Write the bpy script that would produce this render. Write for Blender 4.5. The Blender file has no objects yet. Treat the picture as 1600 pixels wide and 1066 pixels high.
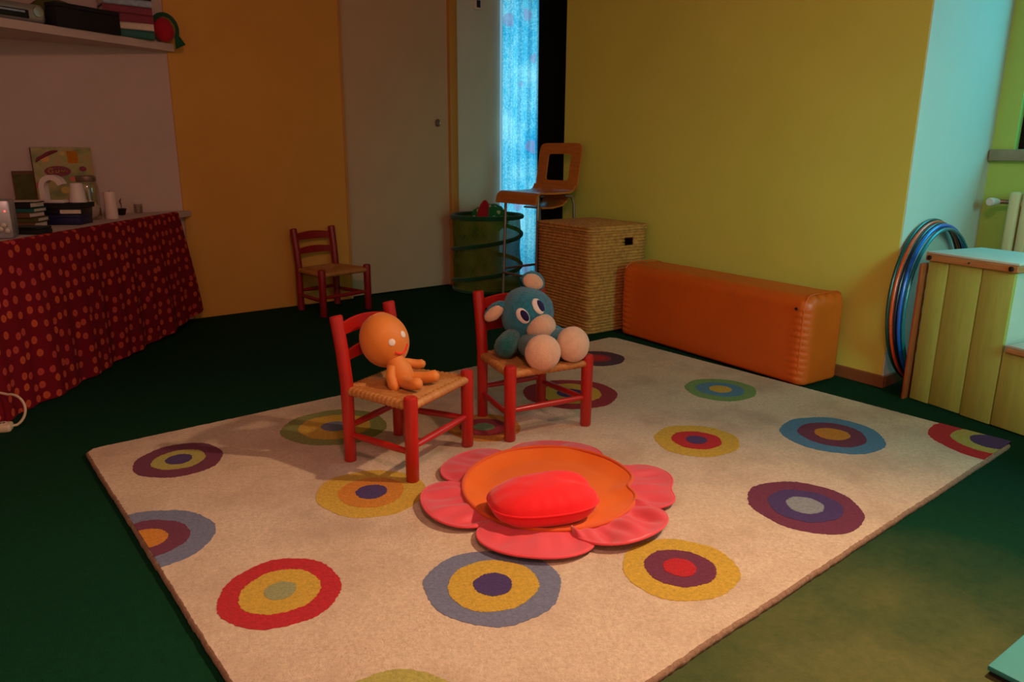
import bpy, bmesh, math, random
from mathutils import Vector, Matrix, Quaternion, noise as mnoise

random.seed(7)
SC = bpy.context.scene
COL = SC.collection
PI = math.pi
R = math.radians

# ------------------------------------------------------------------ camera
F_PX, PITCH, ROLL, YAW, EYE = 1150.0, R(14.45), R(0.35), R(39.1), 1.15
cam_d = bpy.data.cameras.new('camera')
cam_d.sensor_width = 36.0
cam_d.lens = 36.0 * F_PX / 1600.0
cam_d.clip_start = 0.02
cam = bpy.data.objects.new('camera', cam_d)
COL.objects.link(cam)
fw = Vector((math.sin(YAW) * math.cos(PITCH), math.cos(YAW) * math.cos(PITCH), -math.sin(PITCH)))
rt = Vector((math.cos(YAW), -math.sin(YAW), 0))
up = rt.cross(fw)
r2 = rt * math.cos(ROLL) + up * math.sin(ROLL)
u2 = -rt * math.sin(ROLL) + up * math.cos(ROLL)
M = Matrix((r2, u2, -fw)).transposed().to_4x4()
M.translation = Vector((0, 0, EYE))
cam.matrix_world = M
SC.camera = cam

# ------------------------------------------------------------------ view, world, lights
vs = SC.view_settings
SC.display_settings.display_device = 'sRGB'
vs.view_transform = 'Standard'
vs.look = 'None'
vs.gamma = 1.0
vs.use_curve_mapping = False
vs.exposure = 0.0

world = bpy.data.worlds.new('world')
SC.world = world
world.use_nodes = True
bg = world.node_tree.nodes['Background']
bg.inputs[0].default_value = (0.30, 0.62, 0.80, 1)
bg.inputs[1].default_value = 0.6


def light(name, kind, loc, target, energy, color, **kw):
    d = bpy.data.lights.new(name, kind)
    d.energy = energy
    d.color = color
    for k, v in kw.items():
        setattr(d, k, v)
    o = bpy.data.objects.new(name, d)
    COL.objects.link(o)
    o.location = loc
    o.rotation_euler = (Vector(target) - Vector(loc)).to_track_quat('-Z', 'Y').to_euler()
    return o


# warm lamp of the room, high to the right of the viewer, aimed at the near side of the rug
light('warm_lamp', 'SPOT', (2.894, 0.428, 2.52), (-0.7, -0.35, 0.0), 570, (1.0, 0.66, 0.43),
      spot_size=R(128), spot_blend=1.0, shadow_soft_size=0.05)
# dim warm fill added below the ceiling behind the viewer to lift the background
light('added_warm_fill', 'AREA', (0.35, 0.1, 2.70), (1.5, 2.2, 0.3), 40, (1.0, 0.44, 0.38),
      shape='DISK', size=0.5)
# daylight through the recess window, an added window behind the viewer and behind the curtain
light('window_daylight', 'AREA', (5.15, 0.45, 2.15), (2.6, 0.75, 0.1), 42, (0.06, 0.78, 0.95),
      shape='RECTANGLE', size=1.7, size_y=1.3)
light('added_front_daylight', 'AREA', (2.30, -1.70, 1.75), (4.0, 2.1, 0.5), 7.8, (0.28, 1.0, 0.84),
      shape='RECTANGLE', size=1.0, size_y=1.2, spread=R(52))  # added out of view, narrowed to put greenish light on the yellow wall
light('passage_daylight', 'AREA', (4.38, 6.05, 1.35), (4.38, 5.0, 1.30), 26, (0.35, 0.86, 1.0),
      shape='RECTANGLE', size=0.9, size_y=2.5)


# ------------------------------------------------------------------ materials
def lin(c):
    return tuple(((v / 255) / 12.92 if v / 255 <= 0.04045 else ((v / 255 + 0.055) / 1.055) ** 2.4) for v in c) + (1,)


class NT:
    def __init__(self, name):
        self.m = bpy.data.materials.new(name)
        self.m.use_nodes = True
        self.t = self.m.node_tree
        self.n = self.t.nodes
        self.b = self.n['Principled BSDF']
        self.out = self.n['Material Output']

    def new(self, kind, **kw):
        x = self.n.new(kind)
        for k, v in kw.items():
            if k.startswith('i_'):
                x.inputs[k[2:].replace('_', ' ')].default_value = v
            else:
                setattr(x, k, v)
        return x

    def link(self, a, b):
        self.t.links.new(a, b)

    def coord(self, which='Object'):
        return self.new('ShaderNodeTexCoord').outputs[which]

    def noise(self, scale, detail=4.0, rough=0.6, vec=None):
        x = self.new('ShaderNodeTexNoise', i_Scale=scale, i_Detail=detail, i_Roughness=rough)
        self.link(vec if vec is not None else self.coord(), x.inputs['Vector'])
        return x

    def ramp(self, fac, stops, interp='LINEAR'):
        x = self.new('ShaderNodeValToRGB')
        x.color_ramp.interpolation = interp
        e = x.color_ramp.elements
        while len(e) < len(stops):
            e.new(0.5)
        for k, (p, c) in enumerate(stops):
            e[k].position = p
            e[k].color = c
        self.link(fac, x.inputs[0])
        return x.outputs[0]

    def mix(self, fac, a, b, blend='MIX'):
        x = self.new('ShaderNodeMix', data_type='RGBA', blend_type=blend)
        for sock, v in ((x.inputs[0], fac), (x.inputs[6], a), (x.inputs[7], b)):
            if hasattr(v, 'is_output'):
                self.link(v, sock)
            else:
                sock.default_value = v
        return x.outputs[2]

    def bump(self, h, strength, dist):
        x = self.new('ShaderNodeBump', i_Strength=strength, i_Distance=dist)
        self.link(h, x.inputs['Height'])
        self.link(x.outputs[0], self.b.inputs['Normal'])


def mat(name, rgb, rough=0.6, var=0.12, vscale=6.0, bump=0.0, bscale=80.0, bdist=0.002, metal=0.0, sheen=0.0, coat=0.0, spec=0.5, rgb2=None):
    k = NT(name)
    c = lin(rgb)
    dark = lin(rgb2) if rgb2 else tuple(v * (1 - var) for v in c[:3]) + (1,)
    lite = c if rgb2 else tuple(min(1, v * (1 + var)) for v in c[:3]) + (1,)
    nz = k.noise(vscale)
    k.link(k.ramp(nz.outputs[0], [(0.32, dark), (0.68, lite)]), k.b.inputs['Base Color'])
    k.b.inputs['Roughness'].default_value = rough
    k.b.inputs['Metallic'].default_value = metal
    k.b.inputs['Specular IOR Level'].default_value = spec
    if sheen:
        k.b.inputs['Sheen Weight'].default_value = sheen
        k.b.inputs['Sheen Roughness'].default_value = 0.5
    if coat:
        k.b.inputs['Coat Weight'].default_value = coat
        k.b.inputs['Coat Roughness'].default_value = 0.15
    if bump:
        k.bump(k.noise(bscale).outputs[0], bump, bdist)
    return k.m


def wood(name, rgb, rgb2, rough=0.45, axis='Z', scale=9.0, coat=0.0):
    k = NT(name)
    mp = k.new('ShaderNodeMapping')
    s = {'X': (0.12, 1, 1), 'Y': (1, 0.12, 1), 'Z': (1, 1, 0.12)}[axis]
    mp.inputs['Scale'].default_value = s
    k.link(k.coord(), mp.inputs[0])
    nz = k.noise(scale * 8, 5, 0.65, mp.outputs[0])
    k.link(k.ramp(nz.outputs[0], [(0.3, lin(rgb2)), (0.7, lin(rgb))]), k.b.inputs['Base Color'])
    k.b.inputs['Roughness'].default_value = rough
    if coat:
        k.b.inputs['Coat Weight'].default_value = coat
        k.b.inputs['Coat Roughness'].default_value = 0.2
    k.bump(nz.outputs[0], 0.15, 0.001)
    return k.m


def fabric(name, rgb, rough=0.85, var=0.1, sheen=0.2, weave=420.0, strength=0.25, spec=0.3, dist=0.001, vs=5.0):
    k = NT(name)
    c = lin(rgb)
    nz = k.noise(vs)
    k.link(k.ramp(nz.outputs[0], [(0.3, tuple(v * (1 - var) for v in c[:3]) + (1,)), (0.7, tuple(min(1, v * (1 + var)) for v in c[:3]) + (1,))]), k.b.inputs['Base Color'])
    k.b.inputs['Roughness'].default_value = rough
    k.b.inputs['Sheen Weight'].default_value = sheen
    k.b.inputs['Specular IOR Level'].default_value = spec
    k.bump(k.noise(weave, 4 if dist > .001 else 2).outputs[0], strength, dist)
    return k.m


def pile(name, rgb, rgb2, soil=None):
    """tufted wool: fine tuft relief, soft colour mottling and worn, soiled patches"""
    k = NT(name)
    c = k.coord()
    big = k.noise(3.0, 5, 0.62, c)
    fine = k.noise(85.0, 6, 0.8, c)
    ff = k.ramp(fine.outputs[0], [(0.36, (0, 0, 0, 1)), (0.62, (1, 1, 1, 1))])
    col = k.mix(ff, lin(rgb2), lin(rgb))
    if soil:
        f = k.ramp(big.outputs[0], [(0.46, (0, 0, 0, 1)), (0.78, (1, 1, 1, 1))])
        col = k.mix(f, col, lin(soil))
        sp = k.noise(17.0, 2, 0.5, c)
        f2 = k.ramp(sp.outputs[0], [(0.79, (0, 0, 0, 1)), (0.81, (0.7, 0.7, 0.7, 1))])
        col = k.mix(f2, col, lin((92, 66, 48)))
    k.link(col, k.b.inputs['Base Color'])
    k.b.inputs['Roughness'].default_value = 0.95
    k.b.inputs['Specular IOR Level'].default_value = 0.1
    k.b.inputs['Sheen Weight'].default_value = 0.12
    v = k.noise(120.0, 6, 0.8, c)
    k.bump(v.outputs[0], 1.0, 0.011)
    return k.m


MT = {}
MT['white_wall'] = mat('white_wall_paint', (200, 180, 170), 0.85, 0.04, 1.5, 0.15, 30)
MT['cool_wall'] = mat('pale_wall_paint', (208, 204, 190), 0.85, 0.04, 1.5, 0.15, 30)
MT['yellow_wall'] = mat('yellow_wall_paint', (214, 206, 90), 0.8, 0.05, 1.2, 0.2, 26, spec=0.3)
MT['yellow_panel'] = mat('yellow_panel_paint', (216, 160, 70), 0.7, 0.05, 1.4, 0.1, 20, spec=0.3)
MT['door'] = mat('pale_door_paint', (196, 168, 136), 0.6, 0.05, 1.2, 0.05, 20, spec=0.3)
MT['door_frame'] = mat('ochre_frame_paint', (196, 138, 60), 0.5, 0.05, 3, 0.05, 20)
MT['black_wood'] = mat('near_black_wood', (20, 10, 9), 0.7, 0.2, 4, spec=0.2)
MT['baseboard'] = mat('brown_skirting', (140, 84, 48), 0.5, 0.15, 5)
MT['ceiling'] = mat('ceiling_paint', (200, 190, 170), 0.9)
MT['sill'] = mat('stone_sill', (150, 140, 112), 0.6, 0.12, 14)
MT['green_recess'] = mat('lime_wall_paint', (182, 212, 104), 0.8, 0.05, 1.3, 0.2, 26, spec=0.3)


def carpet():
    """dark green cord carpet, pale and brownish along the near right side of the rug"""
    k = NT('green_carpet')
    c = k.coord()
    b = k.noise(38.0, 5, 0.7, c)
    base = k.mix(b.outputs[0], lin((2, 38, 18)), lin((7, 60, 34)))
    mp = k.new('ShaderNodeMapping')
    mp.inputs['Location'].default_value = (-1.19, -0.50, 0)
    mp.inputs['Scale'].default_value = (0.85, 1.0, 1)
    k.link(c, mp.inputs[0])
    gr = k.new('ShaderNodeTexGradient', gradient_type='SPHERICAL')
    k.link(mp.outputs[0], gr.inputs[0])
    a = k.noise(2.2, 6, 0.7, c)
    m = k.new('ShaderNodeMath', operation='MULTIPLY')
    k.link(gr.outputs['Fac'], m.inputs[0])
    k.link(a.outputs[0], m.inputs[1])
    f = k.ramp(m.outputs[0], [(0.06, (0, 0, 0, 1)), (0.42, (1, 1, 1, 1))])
    browner = k.mix(b.outputs[0], lin((66, 76, 38)), lin((96, 94, 52)))  # paler, brownish tone for a soft round area at the near right
    k.link(k.mix(f, base, browner), k.b.inputs['Base Color'])
    k.b.inputs['Roughness'].default_value = 0.95
    k.b.inputs['Specular IOR Level'].default_value = 0.12
    k.bump(k.noise(160.0, 4, 0.7, c).outputs[0], 0.6, 0.004)
    return k.m


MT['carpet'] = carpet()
MT['rug'] = pile('cream_rug_pile', (250, 226, 192), (224, 196, 162), (200, 168, 136))
MT['rug_edge'] = pile('soiled_rug_edge', (192, 152, 118), (150, 112, 84))
for nm, a in {
    'plum': (128, 44, 78), 'lime': (206, 196, 92), 'violet': (78, 52, 118), 'slate': (132, 140, 168),
    'orange': (240, 150, 24), 'red': (222, 14, 30), 'yellow': (240, 194, 56), 'sage': (178, 182, 122),
    'moss': (158, 164, 80), 'sky': (88, 148, 184), 'grass': (134, 176, 92), 'grey': (160, 168, 172), 'wine': (176, 20, 40),
    'leaf': (120, 160, 104), 'darkplum': (86, 40, 62)}.items():
    MT['pile_' + nm] = pile('pile_' + nm, a, tuple(int(v * 0.86) for v in a))

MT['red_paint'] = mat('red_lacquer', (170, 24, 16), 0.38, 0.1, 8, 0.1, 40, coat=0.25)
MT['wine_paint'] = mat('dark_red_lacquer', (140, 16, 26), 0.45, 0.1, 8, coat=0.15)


def rush():
    k = NT('woven_rush')
    c = k.coord()
    a = k.noise(22, 4, 0.7, c)
    b = k.noise(190, 3, 0.7, c)
    x = k.ramp(a.outputs[0], [(0.3, lin((178, 112, 48))), (0.7, lin((222, 164, 88)))])
    k.link(k.mix(b.outputs[0], x, lin((150, 92, 40))), k.b.inputs['Base Color'])
    k.b.inputs['Roughness'].default_value = 0.6
    k.bump(b.outputs[0], 0.4, 0.002)
    return k.m


MT['rush'] = rush()
MT['rope'] = mat('sea_grass_rope', (206, 146, 68), 0.75, 0.2, 40, 0.6, 120, 0.004, rgb2=(158, 102, 46))
MT['vinyl'] = mat('orange_vinyl', (216, 92, 20), 0.42, 0.08, 3, 0.12, 16, 0.006)
MT['black'] = mat('black_plastic', (16, 15, 17), 0.45, 0.1)
MT['blackmatte'] = mat('matte_black', (14, 12, 14), 0.8, 0.1)
MT['plush_blue'] = fabric('blue_plush', (30, 124, 146), 0.95, 0.3, 0.35, 150, 1.0, 0.2, 0.009, 60.0)
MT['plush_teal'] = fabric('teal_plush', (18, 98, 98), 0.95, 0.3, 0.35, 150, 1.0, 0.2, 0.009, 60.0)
MT['plush_cream'] = fabric('cream_plush', (218, 180, 148), 0.95, 0.08, 0.3, 200, 0.9, 0.2, 0.004, 40.0)
MT['felt_white'] = fabric('white_felt', (226, 218, 206), 0.9, 0.03)
MT['felt_navy'] = fabric('navy_felt', (22, 16, 74), 0.8, 0.05)
MT['doll'] = fabric('tan_doll_cloth', (214, 126, 40), 0.6, 0.06, 0.15, 300, 0.12, 0.45)
MT['thread_red'] = fabric('red_thread', (238, 40, 24), 0.7, 0.03)
MT['heart'] = fabric('scarlet_cloth', (228, 6, 20), 0.75, 0.05, 0.25, 500, 0.15)
MT['mat_orange'] = fabric('orange_cloth', (218, 98, 6), 0.7, 0.05, 0.15, 500, 0.15)
MT['piping'] = fabric('orange_piping', (204, 80, 12), 0.7, 0.05)
MT['petal'] = fabric('pink_satin', (208, 66, 78), 0.45, 0.06, 0.3, 500, 0.1, 0.5)
MT['petal_edge'] = fabric('pink_piping', (214, 66, 76), 0.6, 0.05)
MT['ply'] = wood('bent_plywood', (196, 112, 42), (172, 92, 32), 0.4, 'Y', coat=0.2)
MT['chrome'] = mat('brushed_steel', (186, 176, 166), 0.35, 0.05, metal=1.0)
MT['steel_dull'] = mat('dull_steel_tube', (150, 128, 112), 0.4, 0.05, metal=0.7)
MT['bench_paint'] = wood('lime_painted_board', (182, 188, 92), (164, 170, 78), 0.55, 'Z', 5)
MT['bench_white'] = mat('pale_painted_board', (200, 206, 192), 0.5, 0.05, 5)
MT['bench_wood'] = wood('raw_pine_batten', (198, 142, 84), (170, 110, 62), 0.6, 'X')
MT['rack_wood'] = wood('reddish_rack_wood', (176, 82, 36), (140, 60, 24), 0.5, 'Z')
MT['hoop_blue'] = mat('blue_hoop', (18, 92, 196), 0.25, 0.03, coat=0.5)
MT['hoop_teal'] = mat('teal_hoop', (14, 112, 124), 0.25, 0.03, coat=0.5)
MT['hoop_green'] = mat('dark_green_hoop', (12, 70, 62), 0.3, 0.03, coat=0.4)
MT['hoop_orange'] = mat('orange_hoop', (222, 84, 36), 0.3, 0.03, coat=0.4)
MT['hoop_navy'] = mat('navy_hoop', (14, 22, 46), 0.3, 0.03, coat=0.4)
MT['radiator'] = mat('cream_radiator', (216, 212, 160), 0.4, 0.03)
MT['hamper_rim'] = fabric('dark_green_binding', (8, 72, 32), 0.8, 0.05)
MT['white_plastic'] = mat('white_plastic', (222, 206, 196), 0.4, 0.03)
MT['candle'] = mat('white_wax', (226, 200, 188), 0.5, 0.03)
MT['silver'] = mat('silver_plastic', (168, 168, 168), 0.35, 0.05, metal=0.6)
MT['teal_board'] = mat('teal_board', (44, 128, 122), 0.7, 0.06, 8)
MT['brown_box'] = mat('brown_card', (112, 72, 44), 0.8, 0.1)
MT['maroon'] = mat('maroon_cover', (128, 34, 56), 0.6, 0.06)
MT['paper'] = mat('page_edges', (214, 196, 176), 0.85, 0.08, 60)
MT['paleblue'] = mat('pale_blue_cover', (152, 172, 190), 0.6, 0.25, 30)
MT['bookteal'] = mat('teal_cover', (20, 96, 84), 0.6, 0.06)
MT['navy'] = mat('navy_cover', (18, 22, 66), 0.55, 0.08)
MT['olive'] = mat('olive_cloth', (84, 82, 30), 0.9, 0.2, 20)
MT['capred'] = fabric('red_cap_cloth', (176, 20, 36))
MT['capgreen'] = fabric('green_cap_cloth', (16, 76, 48))
MT['cream_cord'] = mat('cream_plastic', (206, 184, 150), 0.5, 0.03)
MT['bag_red'] = fabric('crimson_cloth', (168, 12, 34))


def glassy(name, tint, fac):
    k = NT(name)
    tr = k.new('ShaderNodeBsdfTransparent')
    tr.inputs[0].default_value = tint
    gl = k.new('ShaderNodeBsdfGlossy')
    gl.inputs['Roughness'].default_value = 0.06
    mx = k.new('ShaderNodeMixShader')
    mx.inputs[0].default_value = fac
    k.link(tr.outputs[0], mx.inputs[1])
    k.link(gl.outputs[0], mx.inputs[2])
    k.link(mx.outputs[0], k.out.inputs[0])
    return k.m


MT['pane'] = glassy('window_glass', (0.96, 0.98, 0.98, 1), 0.06)
MT['jar'] = glassy('jar_glass', (0.88, 0.86, 0.84, 1), 0.14)


def hamper_mesh():
    k = NT('green_hamper_net')
    nz = k.noise(9.0)
    col = k.ramp(nz.outputs[0], [(0.3, lin((104, 128, 40))), (0.7, lin((160, 160, 72)))])
    df = k.new('ShaderNodeBsdfDiffuse')
    tl = k.new('ShaderNodeBsdfTranslucent')
    tp = k.new('ShaderNodeBsdfTransparent')
    k.link(col, df.inputs[0])
    k.link(col, tl.inputs[0])
    m1 = k.new('ShaderNodeMixShader')
    m1.inputs[0].default_value = 0.45
    k.link(df.outputs[0], m1.inputs[1])
    k.link(tl.outputs[0], m1.inputs[2])
    m2 = k.new('ShaderNodeMixShader')
    m2.inputs[0].default_value = 0.30
    k.link(m1.outputs[0], m2.inputs[1])
    k.link(tp.outputs[0], m2.inputs[2])
    k.link(m2.outputs[0], k.out.inputs[0])
    return k.m


MT['hamper_net'] = hamper_mesh()


def curtain_cloth():
    """thin printed cotton: mottled blue with pale scribble and faded pink rounds"""
    k = NT('printed_blue_cotton')
    c = k.coord()
    a = k.noise(60.0, 8, 0.9, c)
    b = k.noise(3.0, 3, 0.5, c)
    t = k.new('ShaderNodeMath', operation='MULTIPLY_ADD')
    t.inputs[1].default_value = 2.4
    k.link(a.outputs[0], t.inputs[0])
    k.link(b.outputs[0], t.inputs[2])
    h = k.new('ShaderNodeMath', operation='MULTIPLY')
    h.inputs[1].default_value = 0.294
    k.link(t.outputs[0], h.inputs[0])
    col = k.ramp(h.outputs[0], [(0.36, lin((30, 130, 190))), (0.47, lin((80, 190, 222))), (0.58, lin((214, 240, 246)))])
    mp = k.new('ShaderNodeMapping')
    mp.inputs['Scale'].default_value = (1, 0.02, 1)
    k.link(c, mp.inputs[0])
    v = k.new('ShaderNodeTexVoronoi', i_Scale=4.2)
    k.link(mp.outputs[0], v.inputs['Vector'])
    f = k.ramp(v.outputs['Distance'], [(0.20, (0.55, 0.55, 0.55, 1)), (0.25, (0, 0, 0, 1))])
    col = k.mix(f, col, lin((206, 150, 190)))
    df = k.new('ShaderNodeBsdfDiffuse')
    tl = k.new('ShaderNodeBsdfTranslucent')
    k.link(col, df.inputs[0])
    k.link(col, tl.inputs[0])
    m1 = k.new('ShaderNodeMixShader')
    m1.inputs[0].default_value = 0.62
    k.link(df.outputs[0], m1.inputs[1])
    k.link(tl.outputs[0], m1.inputs[2])
    k.link(m1.outputs[0], k.out.inputs[0])
    return k.m


MT['curtain'] = curtain_cloth()


def dotted_cloth():
    k = NT('red_dotted_cotton')
    uv = k.coord('UV')
    v = k.new('ShaderNodeTexVoronoi', i_Scale=1.0, i_Randomness=0.55)
    v.voronoi_dimensions = '2D'
    nz = k.noise(1.2, 2, 0.5, uv)
    off = k.new('ShaderNodeMix', data_type='VECTOR')
    off.inputs[0].default_value = 0.12
    k.link(uv, off.inputs[4])
    k.link(nz.outputs['Color'], off.inputs[5])
    k.link(off.outputs[1], v.inputs['Vector'])
    f = k.ramp(v.outputs['Distance'], [(0.22, (1, 1, 1, 1)), (0.28, (0, 0, 0, 1))])
    tone = k.mix(v.outputs['Color'], lin((214, 92, 40)), lin((196, 64, 62)))
    rim = k.ramp(v.outputs['Distance'], [(0.05, (0.8, 0.8, 0.8, 1)), (0.22, (1, 1, 1, 1))])
    tone = k.mix(1.0, tone, rim, 'MULTIPLY')
    k.link(k.mix(f, lin((120, 8, 26)), tone), k.b.inputs['Base Color'])
    k.b.inputs['Roughness'].default_value = 0.85
    k.b.inputs['Specular IOR Level'].default_value = 0.2
    return k.m


MT['dotted'] = dotted_cloth()


def book_cover():
    """bright picture-book jacket: green ground, red and yellow bands, orange round"""
    k = NT('picture_book_jacket')
    c = k.coord('Generated')
    sp = k.new('ShaderNodeSeparateXYZ')
    k.link(c, sp.inputs[0])
    a = k.noise(3.5, 3, 0.6, c)
    base = k.ramp(a.outputs[0], [(0.35, lin((112, 120, 40))), (0.55, lin((156, 148, 62))), (0.7, lin((170, 128, 60)))])
    v = k.new('ShaderNodeTexVoronoi', i_Scale=3.4)
    k.link(c, v.inputs['Vector'])
    f = k.ramp(v.outputs['Distance'], [(0.24, (1, 1, 1, 1)), (0.30, (0, 0, 0, 1))])
    spots = k.ramp(v.outputs['Color'], [(0.2, lin((190, 40, 20))), (0.5, lin((226, 120, 24))), (0.8, lin((196, 160, 40)))])
    k.link(k.mix(f, base, spots), k.b.inputs['Base Color'])
    k.b.inputs['Roughness'].default_value = 0.4
    return k.m


MT['jacket'] = book_cover()


def dotty_green():
    k = NT('green_spotted_cloth')
    v = k.new('ShaderNodeTexVoronoi', i_Scale=16.0)
    k.link(k.coord(), v.inputs['Vector'])
    f = k.ramp(v.outputs['Distance'], [(0.25, (1, 1, 1, 1)), (0.32, (0, 0, 0, 1))])
    k.link(k.mix(f, lin((24, 116, 52)), lin((196, 200, 150))), k.b.inputs['Base Color'])
    k.b.inputs['Roughness'].default_value = 0.9
    return k.m


MT['spotted'] = dotty_green()


def led():
    k = NT('red_standby_light')
    k.b.inputs['Emission Color'].default_value = (1, 0.05, 0.05, 1)
    k.b.inputs['Emission Strength'].default_value = 2.0
    return k.m


MT['led'] = led()


# ------------------------------------------------------------------ mesh building
class MB:
    def __init__(self):
        self.v, self.f, self.uv = [], [], None

    def add(self, vs_, fs):
        o = len(self.v)
        self.v += [Vector(p) for p in vs_]
        self.f += [tuple(i + o for i in f) for f in fs]
        return self

    def box(self, x0, x1, y0, y1, z0, z1):
        p = [(x, y, z) for z in (z0, z1) for y in (y0, y1) for x in (x0, x1)]
        return self.add(p, [(0, 2, 3, 1), (4, 5, 7, 6), (0, 1, 5, 4), (2, 6, 7, 3), (0, 4, 6, 2), (1, 3, 7, 5)])

    def rbox(self, x0, x1, y0, y1, z0, z1, r=0.005, seg=2):
        bm = bmesh.new()
        bmesh.ops.create_cube(bm, size=1.0)
        for w in bm.verts:
            w.co = Vector(((x0 + x1) / 2 + w.co.x * (x1 - x0), (y0 + y1) / 2 + w.co.y * (y1 - y0), (z0 + z1) / 2 + w.co.z * (z1 - z0)))
        bmesh.ops.bevel(bm, geom=list(bm.edges), offset=r, segments=seg, affect='EDGES', profile=0.5)
        bm.verts.index_update()
        self.add([w.co.copy() for w in bm.verts], [tuple(w.index for w in f.verts) for f in bm.faces])
        bm.free()
        return self

    def rings(self, rings, close=True, caps=True):
        n = len(rings[0])
        vs_ = [p for r in rings for p in r]
        fs = []
        for i in range(len(rings) - 1):
            for j in range(n if close else n - 1):
                k = (j + 1) % n
                fs.append((i * n + j, i * n + k, (i + 1) * n + k, (i + 1) * n + j))
        if caps:
            fs.append(tuple(reversed(range(n))))
            fs.append(tuple(range((len(rings) - 1) * n, len(rings) * n)))
        return self.add(vs_, fs)

    def tube(self, pts, rad, n=12, closed=False, caps=True):
        pts = [Vector(p) for p in pts]
        m = len(pts)
        if not hasattr(rad, '__len__'):
            rad = [rad] * m
        rings, nrm = [], None
        for i, p in enumerate(pts):
            a = pts[(i - 1) % m] if (closed or i > 0) else p
            b = pts[(i + 1) % m] if (closed or i < m - 1) else p
            t = (b - a).normalized()
            if nrm is None:
                h = Vector((0, 0, 1)) if abs(t.z) < 0.9 else Vector((1, 0, 0))
                nrm = (h - t * h.dot(t)).normalized()
            else:
                nrm = (nrm - t * nrm.dot(t)).normalized()
            bn = t.cross(nrm)
            rings.append([p + (nrm * math.cos(2 * PI * k / n) + bn * math.sin(2 * PI * k / n)) * rad[i] for k in range(n)])
        if closed:
            rings.append(rings[0])
            return self.rings(rings, True, False)
        return self.rings(rings, True, caps)

    def lathe(self, prof, n=32, c=(0, 0, 0), caps=True):
        c = Vector(c)
        return self.rings([[c + Vector((r * math.cos(2 * PI * k / n), r * math.sin(2 * PI * k / n), z)) for k in range(n)] for r, z in prof], True, caps)

    def blob(self, c, rad, rot=None, nu=28, nv=18, fn=None, pw=1.0):
        c = Vector(c)
        q = rot if rot is not None else Matrix.Identity(3)
        rings = []
        for i in range(nv + 1):
            ph = PI * i / nv
            ph = min(max(ph, 0.02), PI - 0.02)
            row = []
            for j in range(nu):
                th = 2 * PI * j / nu
                d = Vector((math.sin(ph) * math.cos(th), math.sin(ph) * math.sin(th), math.cos(ph)))
                if pw != 1.0:
                    d = Vector([math.copysign(abs(x) ** pw, x) for x in d])
                p = Vector((d.x * rad[0], d.y * rad[1], d.z * rad[2]))
                if fn:
                    p = fn(p, d)
                row.append(c + q @ p)
            rings.append(row)
        return self.rings(rings)

    def sheet(self, fn, nu, nv, uvfn=None):
        vs_ = [fn(i / nu, j / nv) for j in range(nv + 1) for i in range(nu + 1)]
        fs = [(j * (nu + 1) + i, j * (nu + 1) + i + 1, (j + 1) * (nu + 1) + i + 1, (j + 1) * (nu + 1) + i) for j in range(nv) for i in range(nu)]
        if uvfn:
            self.uv = [uvfn(i / nu, j / nv) for j in range(nv + 1) for i in range(nu + 1)]
        return self.add(vs_, fs)

    def prism(self, poly, z0, z1):
        n = len(poly)
        vs_ = [(x, y, z0) for x, y in poly] + [(x, y, z1) for x, y in poly]
        fs = [tuple(reversed(range(n))), tuple(range(n, 2 * n))] + [(i, (i + 1) % n, n + (i + 1) % n, n + i) for i in range(n)]
        return self.add(vs_, fs)

    def xf(self, m):
        self.v = [m @ p for p in self.v]
        return self

    def build(self, name, m, parent=None, world=False, ang=35, loc=None, mods=()):
        vs_ = self.v
        if world and parent is not None:
            inv = parent.matrix_basis.inverted()
            vs_ = [inv @ p for p in vs_]
        if loc is not None:
            vs_ = [p - Vector(loc) for p in vs_]
        me = bpy.data.meshes.new(name)
        me.from_pydata([tuple(p) for p in vs_], [], self.f)
        if self.uv:
            l = me.uv_layers.new(name='UVMap')
            for lp in me.loops:
                l.data[lp.index].uv = self.uv[lp.vertex_index]
        bm = bmesh.new()
        bm.from_mesh(me)
        bmesh.ops.remove_doubles(bm, verts=bm.verts, dist=1e-5)
        bmesh.ops.recalc_face_normals(bm, faces=bm.faces)
        bm.to_mesh(me)
        bm.free()
        me.shade_smooth()
        me.set_sharp_from_angle(angle=R(ang))
        me.materials.append(MT[m] if isinstance(m, str) else m)
        o = bpy.data.objects.new(name, me)
        COL.objects.link(o)
        if parent is not None:
            o.parent = parent
        if loc is not None:
            o.location = loc
        for kind, kw in mods:
            md = o.modifiers.new(kind.lower(), kind)
            for k, v in kw.items():
                setattr(md, k, v)
        return o


def tag(o, label=None, cat=None, group=None, kind=None):
    for k, v in (('label', label), ('category', cat), ('group', group), ('kind', kind)):
        if v:
            o[k] = v
    return o


def thing(name, label, cat, loc=(0, 0, 0), rz=0.0, group=None):
    o = bpy.data.objects.new(name, None)
    o.empty_display_size = 0.05
    COL.objects.link(o)
    o.location = loc
    o.rotation_euler = (0, 0, rz)
    o.matrix_basis = Matrix.Translation(Vector(loc)) @ Matrix.Rotation(rz, 4, 'Z')
    return tag(o, label, cat, group)


def copy_tree(o, parent=None):
    c = o.copy()
    COL.objects.link(c)
    if parent is not None:
        c.parent = parent
    for ch in list(o.children):
        copy_tree(ch, c)
    return c


def struct(name, mb, m, label, cat='wall', **kw):
    o = mb.build(name, m, **kw)
    return tag(o, label, cat, kind='structure')


def rot_to(d, upv=(0, 0, 1)):
    """matrix whose local z axis points along d and whose y axis leans to upv"""
    z = Vector(d).normalized()
    y = Vector(upv)
    y = (y - z * y.dot(z)).normalized()
    x = y.cross(z)
    return Matrix((x, y, z)).transposed()


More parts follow.
